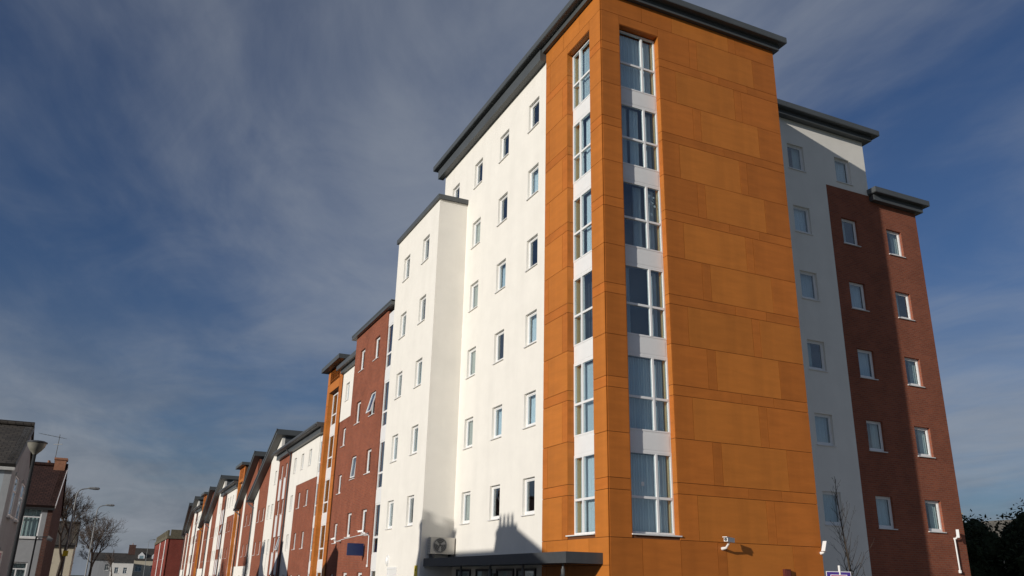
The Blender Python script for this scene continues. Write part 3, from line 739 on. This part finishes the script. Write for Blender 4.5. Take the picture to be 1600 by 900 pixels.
# ---------------------------------------------------------------- trees
BARK = mat('bark', (.055, .043, .034), .9, var=.3, vscale=(6, 6, 6))
TWIG = mat('twigs', (.085, .062, .048), .9)
def bare_tree(name, label, base, h, seed, spread=.55, depth=5, r0=None, up=.35, lean=0, kids=(2, 3), first=.3, group=None, twigr=.006):
    rr = random.Random(seed); t = thing(name, label, 'tree', base, group)
    tr = MB(); cr = MB(); r0 = r0 or h*.022
    def grow(p, d, ln, r, lv):
        segs = 3; q = p
        for s in range(segs):
            d = (d + Vector((rr.uniform(-1, 1), rr.uniform(-1, 1), rr.uniform(-.5, 1)))*.11 + Vector((0, 0, up*.08))).normalized()
            n = q + d*ln/segs; ra, rb = r*(1-.3*s/segs), r*(1-.3*(s+1)/segs)
            (tr if lv == 0 else cr).tube(tuple(q), tuple(n), max(ra, twigr), max(rb, twigr*.8), 7 if lv < 1 else (5 if lv < 3 else 3), False)
            q = n
            if lv >= 1 and lv < depth and rr.random() < .62:
                side = d.orthogonal().normalized(); side.rotate(Matrix.Rotation(rr.uniform(0, 6.28), 3, d))
                grow(q, (d + side*spread*rr.uniform(.8, 1.6)).normalized(), ln*rr.uniform(.45, .7), rb*.5, lv+1)
        if lv < depth:
            for k in range(rr.randint(*kids)):
                side = d.orthogonal().normalized(); side.rotate(Matrix.Rotation(rr.uniform(0, 6.28), 3, d))
                grow(q, (d + side*spread*rr.uniform(.5, 1.2)).normalized(), ln*rr.uniform(.62, .85), r*.62, lv+1)
    grow(Vector((0, 0, 0)), Vector((lean, 0, 1)).normalized(), h*first, r0, 0)
    tr.build('trunk', BARK, t, base); cr.build('crown', TWIG, t, base)
    return t
LEAF = mat('dark_evergreen', (.030, .042, .022), .8, spec=.08, rand=0, var=.5, vscale=(1.5, 1.5, 1.5))
def evergreen(name, label, base, rx, ry, rz, n, seed, group=None, leaf=.13, mleaf=None):
    rr = random.Random(seed); t = thing(name, label, 'tree', base, group)
    b = MB().tube(tuple(Vector(base)), tuple(Vector(base)+Vector((0, 0, rz*1.3))), .16, .06, 7, False)
    lobes = [(Vector((rr.uniform(-.6, .6)*rx, rr.uniform(-.6, .6)*ry, rr.uniform(.2, 1.6)*rz)), rr.uniform(.30, .52)) for _ in range(44)]
    for c, s in lobes: b.tube((base[0], base[1], base[2]+max(.3, c.z*.6)), tuple(Vector(base)+c), .05, .015, 5, False)
    b.build('trunk', BARK, t)
    cr = MB()
    for c, s in lobes:   # dense inner foliage behind the outer leaves
        ax, az = s*.62, s*.66; prof = [(0, -1), (.55, -.8), (.9, -.35), (1, .1), (.75, .65), (.3, .95), (0, 1)]
        i0 = len(cr.v)
        for r_, z_ in prof:
            for k_ in range(9):
                a_ = 2*math.pi*k_/9; j_ = rr.uniform(.8, 1.15)
                cr.v.append((c.x+r_*rx*ax*j_*math.cos(a_), c.y+r_*ry*ax*j_*math.sin(a_), max(.05, c.z+z_*rz*az*j_)))
        for a_ in range(len(prof)-1):
            for k_ in range(9): j_ = (k_+1) % 9; cr.f.append((i0+a_*9+k_, i0+a_*9+j_, i0+(a_+1)*9+j_, i0+(a_+1)*9+k_))
    for i in range(n):
        c, s = rr.choice(lobes)
        v = Vector((rr.gauss(0, 1), rr.gauss(0, 1), rr.gauss(0, 1))).normalized()*(rr.random()**.5)
        p = Vector((c.x+v.x*rx*s, c.y+v.y*ry*s, max(.15, c.z+v.z*rz*s*1.1)))
        if rr.random() < .06: p += v*.25
        a = Vector((rr.gauss(0, 1), rr.gauss(0, 1), rr.gauss(0, .7))).normalized(); k = a.orthogonal().normalized(); k.rotate(Matrix.Rotation(rr.uniform(0, 6.28), 3, a))
        l = leaf*rr.uniform(.7, 1.4); w = l*.42
        cr.quad(tuple(p-a*l*.5), tuple(p+k*w*.5), tuple(p+a*l*.5), tuple(p-k*w*.5))
    cr.build('crown', mleaf or LEAF, t, base)
    return t
def sapling():
    rr = random.Random(4); base = (-.56, 8.66, 0)
    t = thing('young_tree', 'slender leafless sapling in front of the set-back wing', 'tree', base)
    tr = MB(); cr = MB(); n = 22; H = 4.95; prev = Vector((0, 0, 0)); pts = [prev]
    for i in range(1, n+1):
        f = i/n; q = Vector((.06*math.sin(f*5)+.02*f, -.10*f+.05*math.sin(f*4+1), H*f))
        tr.tube(tuple(prev), tuple(q), .045*(1-(i-1)/n)+.006, .045*(1-f)+.006, 7, False); prev = q; pts.append(q)
    def twig(p, d, ln, r, lv):
        q = p
        for k in range(4):
            d = (d+Vector((rr.uniform(-1, 1), rr.uniform(-1, 1), rr.uniform(-.3, 1)))*.10+Vector((0, 0, .10))).normalized(); e = q+d*ln/4
            cr.tube(tuple(q), tuple(e), max(r*(1-.2*k), .003), max(r*(1-.2*(k+1)), .003), 4, False); q = e
            if lv < 2 and rr.random() < .6:
                sd = d.orthogonal().normalized(); sd.rotate(Matrix.Rotation(rr.uniform(0, 6.28), 3, d)); twig(q, (d+sd*.8).normalized(), ln*rr.uniform(.25, .5), r*.5, lv+1)
    for i in range(5, n):
        for k in range(rr.choice((1, 2, 2))):
            az = rr.uniform(0, 6.28); f = i/n; d = Vector((math.cos(az), math.sin(az), rr.uniform(1.0, 2.2))).normalized()
            twig(pts[i], d, (1.35*(1-f)+.22)*rr.uniform(.6, 1.1), .014*(1-f)+.005, 0)
    tr.build('trunk', BARK, t, base); cr.build('crown', BARK, t, base)
sapling()
bare_tree('street_tree', 'large bare tree rising behind the red-tiled white house', (-57, -14.6, 0), 10.2, 5, spread=.62, depth=6, r0=.17, first=.25, twigr=.007, kids=(2, 3), group='bare trees along the far pavement')
bare_tree('street_tree', 'bare spreading tree beside the tall street lamps', (-73, -12.5, 0), 9.8, 14, spread=.7, depth=6, r0=.15, first=.22, twigr=.007, kids=(2, 3), group='bare trees along the far pavement')
bare_tree('street_tree', 'small bare tree in front of the far cream houses', (-150, -9.8, 0), 7.0, 21, spread=.6, depth=4, r0=.16, first=.25, twigr=.02)
for i, (bx_, rx, rz, lab) in enumerate([((-9.4, 24.6, 0), 2.4, 2.65, 'dark evergreen shrub pressed against the end of the brick wing'), ((-7.0, 27.0, 0), 2.6, 2.85, 'tall dark evergreen shrub with ragged top beyond the brick wing'), ((-4.3, 29.0, 0), 2.6, 2.6, 'dark evergreen shrub at the end of the hedge beyond the wing'), ((-12, 27.5, 0), 2.8, 2.8, 'dark evergreen shrub in the back of the hedge beyond the wing')]):
    evergreen('evergreen_shrub', lab, bx_, rx, rx, rz, 26000, 40+i, 'evergreen shrubs beyond the wing', leaf=.2)

# ---------------------------------------------------------------- houses across the street and in the distance
SLATE = mat('slate', (.075, .072, .068), .8, var=.35, vscale=(3, 3, 9))
def tile_mat(name, c1, c2, bw, bh, mort):
    m = brick_mat(name, c1, c2, mort, bw, bh, .02); return m
PANT = tile_mat('pantile', (.068, .034, .027), (.043, .023, .02), .24, .22, (.02, .01, .008))
SLT = tile_mat('slate_tile', (.085, .075, .065), (.06, .055, .05), .3, .2, (.03, .028, .026))
CREAM = mat('cream_render', (.56, .50, .38), .9, var=.06)
GREYR = mat('grey_shade_render', (.33, .34, .35), .9, var=.07, stain=.15)
BLUER = mat('pale_blue_render', (.38, .43, .47), .9, var=.07, stain=.12)
REDB = brick_mat('far_red_brick', (.26, .045, .03), (.20, .035, .025), (.18, .08, .06))
TERRA = mat('terracotta', (.30, .14, .08), .8, var=.2)
def chimney(parent_thing, x, y, z0, z1, w, d, pots, m, along='x'):
    c = MB().box(x-w/2, x+w/2, y-d/2, y+d/2, z0, z1-.12).box(x-w/2-.06, x+w/2+.06, y-d/2-.06, y+d/2+.06, z1-.12, z1).build('chimney', m, parent_thing)
    for k in range(pots):
        o = ((k+.5)/pots-.5)*((w if along == 'x' else d)-.05)
        px, py = (x+o, y) if along == 'x' else (x, y+o)
        b = c['_o'] if '_o' in c else None
        pb = MB().lathe([(.085, 0), (.11, 0), (.075, .36), (.09, .4), (.06, .4)], (px, py, z1), 10)
        base = parent_thing['_base']
        o2 = pb.build('chimney_pot', TERRA, c, (0, 0, 0))
    return c
def house_window(th, F, a, z, w, h, fm=PVC, depth=.08):
    loc, rz = fpos(F, a, depth, z)
    b = MB(); f = .07
    b.box(0, w, 0, .06, 0, f).box(0, w, 0, .06, h-f, h).box(0, f, 0, .06, f, h-f).box(w-f, w, 0, .06, f, h-f).box(w/2-.035, w/2+.035, 0, .06, f, h*.68).box(f, w-f, 0, .06, h*.68, h*.68+.06)
    win = b.build('window', fm, th, loc, rz)
    MB().box(f, w-f, .03, .036, f, h-f).build('pane', GLASS, win)
    MB().box(-.06, w+.06, -.16, 0, -.07, 0).build('sill', SILL, win)
    link('curtain', curtain_mesh(w-.1, h-.1, NETC, int(w*97), 8), win, (.05, .25, .05))
    return win
# house 1: pale house with slate roof, ridge along y, gable to the street
def cross_house(name, label, xe, xr_, yg, depth_y, ze, zr, fm, gm, rm, front_wins, gable_wins, chim=None, group=None):
    """ridge runs along y; front eave faces +x at xe; gable end faces +y at yg"""
    xb = 2*xr_-xe
    t = thing(name, label, 'house', ((xe+xb)/2, yg-depth_y/2, 0), group)
    F = ('E', xe)
    wall(t, F, yg-depth_y, yg-.25, 0, ze, front_wins, fm, depth=.2)
    for q in front_wins: house_window(t, F, q[0], q[1], q[2], q[3])
    # gable wall in the plane y = yg, faces +y; built with openings by columns
    b = MB(); pts = [(xb, 0), (xe, 0), (xe, ze), (xr_, zr), (xb, ze)]
    b.prism(pts, yg-.25, yg).build('gable_wall', gm, t)
    for (x, z, w, h) in gable_wins:
        wn = MB().box(x, x+w, yg-.02, yg+.035, z, z+.07).box(x, x+w, yg-.02, yg+.035, z+h-.07, z+h).box(x, x+.07, yg-.02, yg+.035, z+.07, z+h-.07).box(x+w-.07, x+w, yg-.02, yg+.035, z+.07, z+h-.07).box(x+.07, x+w-.07, yg-.02, yg+.03, z+h*.6, z+h*.6+.06).build('window', PVC, t)
        MB().box(x+.07, x+w-.07, yg+.006, yg+.012, z+.07, z+h-.07).build('pane', GLASS, wn, tuple(-v for v in wn.location) if False else (0, 0, 0))
        MB().box(x-.08, x+w+.08, yg, yg+.14, z-.08, z).build('sill', SILL, wn)
        MB().box(x-.08, x+w+.08, yg, yg+.06, z+h, z+h+.12).build('lintel', gm, wn)
    MB().box(xb, xb+.25, yg-depth_y, yg-.25, 0, ze).box(xb, xe, yg-depth_y-.2, yg-depth_y, 0, ze).build('rear_wall', gm, t)
    MB().box(xb+.4, xe-.5, yg-depth_y, yg-.3, 0, ze).build('interior', ROOM, t)
    sl = (zr-ze)/(xe-xr_); th_ = .14; ov = .28; y0, y1 = yg-depth_y-.1, yg+.08
    # each slope: mesh in local frame so the tiles run with the eave
    for sgn, xe_ in ((1, xe), (-1, xb)):
        lenx = abs(xe_-xr_)+ov; ang = math.atan(sl); L_ = lenx/math.cos(ang)
        me = MB().box(0, y1-y0, 0, th_, 0, L_)
        o = me.build('roof', rm, t, (xe_+sgn*ov, y0, ze-sl*ov))
        # local x -> world y, local z -> up the slope
        ux = Vector((0, 1, 0)); uz = Vector((-sgn*math.cos(ang), 0, math.sin(ang))); uy = uz.cross(ux)
        m3 = Matrix((ux, uy, uz)).transposed()
        o.rotation_euler = m3.to_euler()
        if sgn == 1:
            MB().box(0, y1-y0, -.12 if uy.z > 0 else th_, -.001 if uy.z > 0 else th_+.12, -.02, .1).build('gutter', DARKM if gm is not GREYR else SILL, o)
            MB().box(y1-y0+.001, y1-y0+.03, -.02, th_+.01, 0, L_).build('bargeboard', SILL if rm is PANT else DARKM, o)
    MB().tube((xr_, y0, zr+.12), (xr_, y1, zr+.12), .1, .1, 8).build('ridge_tiles', rm, t)
    if chim: chimney(t, *chim)
    return t
cross_house('corner_house', 'pale rendered house with dark slate roof and gable windows beside the lantern lamp', -19.2, -23.0, -15.3, 9.0, 5.72, 7.62, BLUER, GREYR, SLT,
            [(-17.6, 3.3, 1.1, 1.5), (-17.6, .8, 1.1, 1.5), (-21, 3.3, 1.1, 1.5)], [(-21.9, 3.75, 1.25, 1.55), (-25.2, 3.75, 1.4, 1.55), (-21.9, .9, 1.25, 1.5)])
h2 = cross_house('white_house', 'white house with red-brown tiled roof and dark brick side gable', -35.0, -39.6, -14.5, 9.0, 5.28, 7.75, GREYR, BROWNBRICK, PANT,  # white front coloured grey to stand in for shade on it
            [(-16.75, 3.42, 1.75, 1.55), (-16.2, .95, 1.0, 1.2), (-20.5, 3.42, 1.5, 1.5)], [], chim=(-39.6, -14.85, 7.3, 8.25, .9, .6, 0, TERRA))
ae = thing('television_aerial', 'television aerial on a pole above the brick chimney', 'aerial', (-39.6, -15.2, 8.3))
MB().tube((-39.6, -15.2, 8.0), (-39.6, -15.2, 9.7), .02, .02, 6).build('mast', METAL, ae)
b = MB().tube((-39.3, -14.9, 9.45), (-40.2, -16.3, 9.75), .015, .015, 5)
for k in range(6):
    f_ = k/5; c = Vector((-39.3, -14.9, 9.45)).lerp(Vector((-40.2, -16.3, 9.75)), f_)
    b.tube(tuple(c+Vector((.2, -.12, 0))), tuple(c-Vector((.2, -.12, 0))), .01, .01, 4)
b.tube((-39.75, -15.45, 9.1), (-39.4, -14.95, 9.1), .02, .02, 5)
b.build('antenna', METAL, ae)
cross_house('white_gabled_cottage', 'small cream house half hidden by bare trees beyond the white house', -72.0, -75.0, -14.2, 8.0, 4.3, 6.2, CREAM, CREAM, SLT, [(-17, 2.6, 1.0, 1.2)], [(-74.0, 2.6, 1.0, 1.2)])
cross_house('brick_house', 'dark brick house behind the bare trees beside the white house', -44.5, -47.3, -15.6, 8.0, 5.3, 7.5, BROWNBRICK, BROWNBRICK, SLT, [], [], chim=(-47.3, -16.0, 7.2, 8.5, 1.3, .6, 4, BROWNBRICK))
# distant terrace facing the camera at the end of the street
def far_house(y0, y1, x, ze, zr, m, rm, label, wins, dormers=(), chim=None, grp='houses at the far end of the street'):
    t = thing('terraced_house', label, 'house', (x-4, (y0+y1)/2, 0), grp)
    F = ('E', x)
    wall(t, F, y0, y1, 0, ze, wins, m, depth=.2)
    for q in wins: house_window(t, F, *q)
    MB().box(x-8, x-.6, y0+.02, y1-.02, 0, ze-.1).build('interior', ROOM, t)
    MB().prism([(x+.3, ze), (x-4, zr), (x-8.3, ze)], y0, y1-.01, axis='y' if False else 'y').v
    r = MB(); r.v = []; r.prism([(x+.3, ze-.1), (x-4, zr), (x-8.3, ze-.1)], y0, y1-.01)
    r.build('roof', rm, t)
    for (dy_, dz) in dormers:
        d = MB().prism([(dy_-.8, dz), (dy_+.8, dz), (dy_+.8, dz+1.1), (dy_, dz+1.9), (dy_-.8, dz+1.1)], x-2.5, x-.2, axis='x').build('dormer', PVC, t)
        MB().prism([(dy_-.5, dz+.2), (dy_+.5, dz+.2), (dy_+.5, dz+1.0), (dy_-.5, dz+1.0)], x-.199, x-.17, axis='x').build('pane', GLASS, d)
    if chim: chimney(t, *chim)
    return t
far_house(-14.5, -9.6, -226, 5.2, 7.0, GREYR, SLT, 'white rendered house with low slate roof at the end of the street', [(-10.9, 2.6, .9, 1.5)])
far_house(-9.6, -4.4, -222, 4.7, 6.9, RENDER, SLT, 'white house with two windows at the end of the street', [(-8.6, 2.0, .9, 1.4), (-6.6, 2.0, .9, 1.4)], chim=(-226, -5.2, 6.6, 9.0, 1.4, 1.6, 3, BROWNBRICK))
far_house(-4.4, -.6, -234, 5.6, 8.6, CREAM, SLT, 'cream house with gabled dormer at the end of the street', [(-3.6, 2.6, 1.6, 1.6)], [(-2.4, 5.6)])
far_house(-.6, 3.4, -234, 5.6, 8.6, CREAM, SLT, 'yellowish house with gabled dormer and chimney at the end of the street', [(.2, 2.6, 1.6, 1.6)], [(1.0, 5.6)], chim=(-238, 1.6, 8.2, 10.2, 1.4, 2.0, 4, BROWNBRICK))
# red brick building past the end of the range
Q = thing('brick_hall', 'old red brick building with stone parapet beyond the end of the range', 'building', (-160, 3, 0))
Fq = ('E', -141.0)
wall(Q, Fq, -1.85, 8, 0, 7.7, [], REDB, depth=.3)
wall(Q, ('S', -2.0), -180, -141, 0, 7.7, [(-146-4.5*k, z, 1.4, 2.1) for k in range(7) for z in (1, 4.4)], REDB, depth=.3)
for k in range(7):
    for z in (1, 4.4): small_window(Q, ('S', -2.0), -146-4.5*k, z, 1.4, 2.1, depth=.15, lod=1)
MB().box(-179, -142, -1.4, 7.5, 0, 7.5).build('interior', ROOM, Q)
STONE = mat('weathered_stone', (.12, .105, .07), .9, var=.3)
MB().box(-180.2, -140.8, -2.2, -1.7, 7.7, 8.2).box(-141.3, -140.8, -1.7, 8, 7.7, 8.2).build('cornice', STONE, Q)
for k in range(9): MB().box(-146-4*k, -143.6-4*k, -2.1, -1.75, 8.2, 9.2).build('parapet_merlon', STONE, Q)
for k in range(2): MB().box(-141.2, -140.85, -1.7+4*k, .3+4*k, 8.2, 9.2).build('parapet_merlon', STONE, Q)
MB().prism([(-1.4, 8.0), (3.2, 10.2), (7.8, 8.0)], -179, -142, axis='x').build('roof', SLT, Q)
for x in (-145, -160): MB().tube((x, -2.12, 0), (x, -2.12, 7.6), .09, .09, 8).build('downpipe', SILL, Q)

# terrace opposite the tower: outside the picture, it throws the chimney shadow on the white wall
def terrace_house(x0, x1, label, zr=8.3, m=BROWNBRICK, chim=None):
    t = thing('terraced_house', label, 'house', ((x0+x1)/2, -20, 0), 'terrace opposite the tower')
    MB().box(x0, x1-.01, -24, -16, 0, 5.4).build('wall', m, t)
    MB().prism([(-15.7, 5.38), (-20, zr), (-24.3, 5.38)], x0, x1-.01, axis='x').build('roof', SLT, t)
    for xx in (x0+1, x1-2):
        for z in (.9, 3.4):
            wn = MB().box(0, 1.1, 0, .04, 0, .07).box(0, 1.1, 0, .04, 1.38, 1.45).box(0, .07, 0, .04, .07, 1.38).box(1.03, 1.1, 0, .04, .07, 1.38).box(.07, 1.03, 0, .04, .7, .76).build('window', PVC, t, (xx, -15.99, z))
            MB().box(.07, 1.03, .01, .02, .07, 1.38).build('pane', GLASS, wn)
    dd = MB().box(0, .9, 0, .05, 0, 2.05).build('door', mat('painted_door', (.05, .08, .12), .4), t, ((x0+x1)/2-.4, -15.995, 0))
    MB().tube((.12, .06, 1.0), (.12, .1, 1.0), .03, .03, 8).build('handle', METAL, dd)
    if chim: chimney(t, *chim)
    return t
terrace_house(-4.0, .5, 'brick terraced house opposite the tower with added stand-in chimney on its ridge', chim=(-3.65, -20, 8, 9.0, .7, .6, 2, BROWNBRICK))  # unseen chimney added to shade the white block's side in place of foliage
HH = thing('hipped_house', 'end terraced house with hipped roof and four-pot chimney opposite the tower', 'house', (4, -20, 0))
MB().box(.52, 6.2, -24, -16, 0, 5.4).build('wall', BROWNBRICK, HH)
b = MB(); P0, P1, P2, P3, A0, A1 = (.52,-15.7,5.38), (6.4,-15.7,5.38), (6.4,-24.3,5.38), (.52,-24.3,5.38), (.52,-20,8.93), (2.0,-20,8.93)
b.poly([P0, P1, A1, A0]).poly([P1, P2, A1]).poly([P2, P3, A0, A1]).poly([P3, P0, A0]).poly([P3, P2, P1, P0]); b.build('roof', SLT, HH)
chimney(HH, 1.22, -20, 8.0, 8.95, 1.28, .6, 4, BROWNBRICK)
# ---------------------------------------------------------------- street lamps
POST = mat('lamp_grey', (.035, .037, .04), .8, spec=.1, var=.1)
GALV = mat('galvanised', (.24, .25, .25), .5, metal=.3, var=.1)
lp = thing('street_lamp', 'dark post-top lantern lamp with bowl-shaped head', 'street lamp', (-9.09, -13.83, 0))
MB().tube((-9.09, -13.83, 0), (-9.09, -13.83, 1.2), .09, .085, 12).tube((-9.09, -13.83, 1.2), (-9.09, -13.83, 4.86), .06, .045, 12).build('post', POST, lp)
MB().lathe([(.05, 0), (.09, .05), (.16, .12), (.225, .22), (.25, .32)], (-9.09, -13.83, 4.84), 24).build('lamp_bowl', mat('smoky_bowl', (.22, .21, .18), .3, var=.2), lp, smooth=True)
MB().lathe([(.255, .32), (.275, .33), (.275, .36), (.2, .39), (.0, .40)], (-9.09, -13.83, 4.84), 24).build('lamp_cap', DARKM, lp, smooth=True)
def column_lamp(base, h, arm, label, plate=False):
    t = thing('street_lamp', label, 'street lamp', base, 'tall street lamps on the far pavement')
    x, y, _ = base
    b = MB().tube((x, y, 0), (x, y, 1.5), .09, .09, 10).tube((x, y, 1.5), (x, y, h-.45), .06, .045, 10)
    prev = (x, y, h-.45)
    for k in range(1, 7):
        a = k/6*math.pi/2; q = (x, y+.45*(1-math.cos(a)), h-.45+.45*math.sin(a)); b.tube(prev, q, .04, .038, 8); prev = q
    b.tube(prev, (x, y+arm-.5, h+.04), .036, .034, 8); b.build('post', GALV, t)
    hd = MB()
    sec = [(-.55, .05, .03), (-.45, .10, .07), (-.1, .15, .10), (.12, .14, .09), (.2, .06, .03)]
    rings = []
    for (l, hw, hh) in sec:
        rings.append([(x+hw*math.cos(2*math.pi*k/10), y+arm+l, h+.06+hh*math.sin(2*math.pi*k/10)) for k in range(10)])
    for i in range(len(rings)-1):
        for k in range(10): j = (k+1) % 10; hd.quad(rings[i][k], rings[i][j], rings[i+1][j], rings[i+1][k])
    hd.poly(rings[0]).poly(rings[-1]); hd.build('lamp_head', GALV, t, smooth=True)
    if plate: MB().box(x+.06, x+.12, y-.16, y+.16, 2.7, 3.05).build('plate', MATS['yellow_plate'], t)
    return t
column_lamp((-46.14, -13.88, 0), 7.1, 1.15, 'tall galvanised street lamp with curved arm and yellow plate', True)
column_lamp((-64.2, -12.7, 0), 7.3, 1.1, 'galvanised street lamp with curved arm among the bare trees')
column_lamp((-200, -2.6, 0), 9.5, 1.2, 'distant street lamp near the old brick hall')
sp = thing('floodlight_post', 'short grey post with floodlight in front of the white house', 'lamp post', (-30.5, -14.75, 0))
MB().tube((-30.5, -14.75, 0), (-30.5, -14.75, 3.35), .05, .04, 10).tube((-30.5, -14.75, 3.3), (-30.5, -14.25, 3.33), .025, .025, 8).build('post', POST, sp)
MB().prism([(-14.3, 3.2), (-14.05, 3.1), (-13.98, 3.24), (-14.22, 3.4)], -30.6, -30.4, axis='x').build('lamp_head', GALV, sp)

# house and shrubs glimpsed at the far right
def right_house():
    t = thing('slate_roofed_house', 'distant house roof with small white gable dormer above the dark shrubs', 'house', (-35, 66, 0))
    MB().box(-55, -12, 62, 70, 0, 5.9).build('wall', CREAM, t)
    MB().prism([(61.6, 5.8), (66, 8.4), (70.4, 5.8)], -55.3, -11.7, axis='x').build('roof', mat('mossy_slate', (.13, .12, .10), .9, var=.3, vscale=(.6, .6, 2)), t)
    d = MB().prism([(-37.1, 6.2), (-35.7, 6.2), (-35.7, 7.1), (-36.4, 7.8), (-37.1, 7.1)], 62.6, 65).build('dormer', PVC, t)
    MB().box(-36.8, -36.0, 62.56, 62.59, 6.4, 7.1).build('pane', GLASS, d)
    MB().prism([(-37.3, 6.98), (-36.4, 7.86), (-35.5, 6.98), (-35.5, 7.08), (-36.4, 7.98), (-37.3, 7.08)], 62.5, 65.2).build('dormer_roof', MATS['mossy_slate'], d)
    chimney(t, -41.2, 66, 7.9, 9.4, 1.0, 1.6, 2, CREAM, 'y')
right_house()

for o in bpy.data.objects:
    if '_base' in o: del o['_base']
scene.render.engine = 'CYCLES'
scene.render.resolution_x = 1024; scene.render.resolution_y = 576
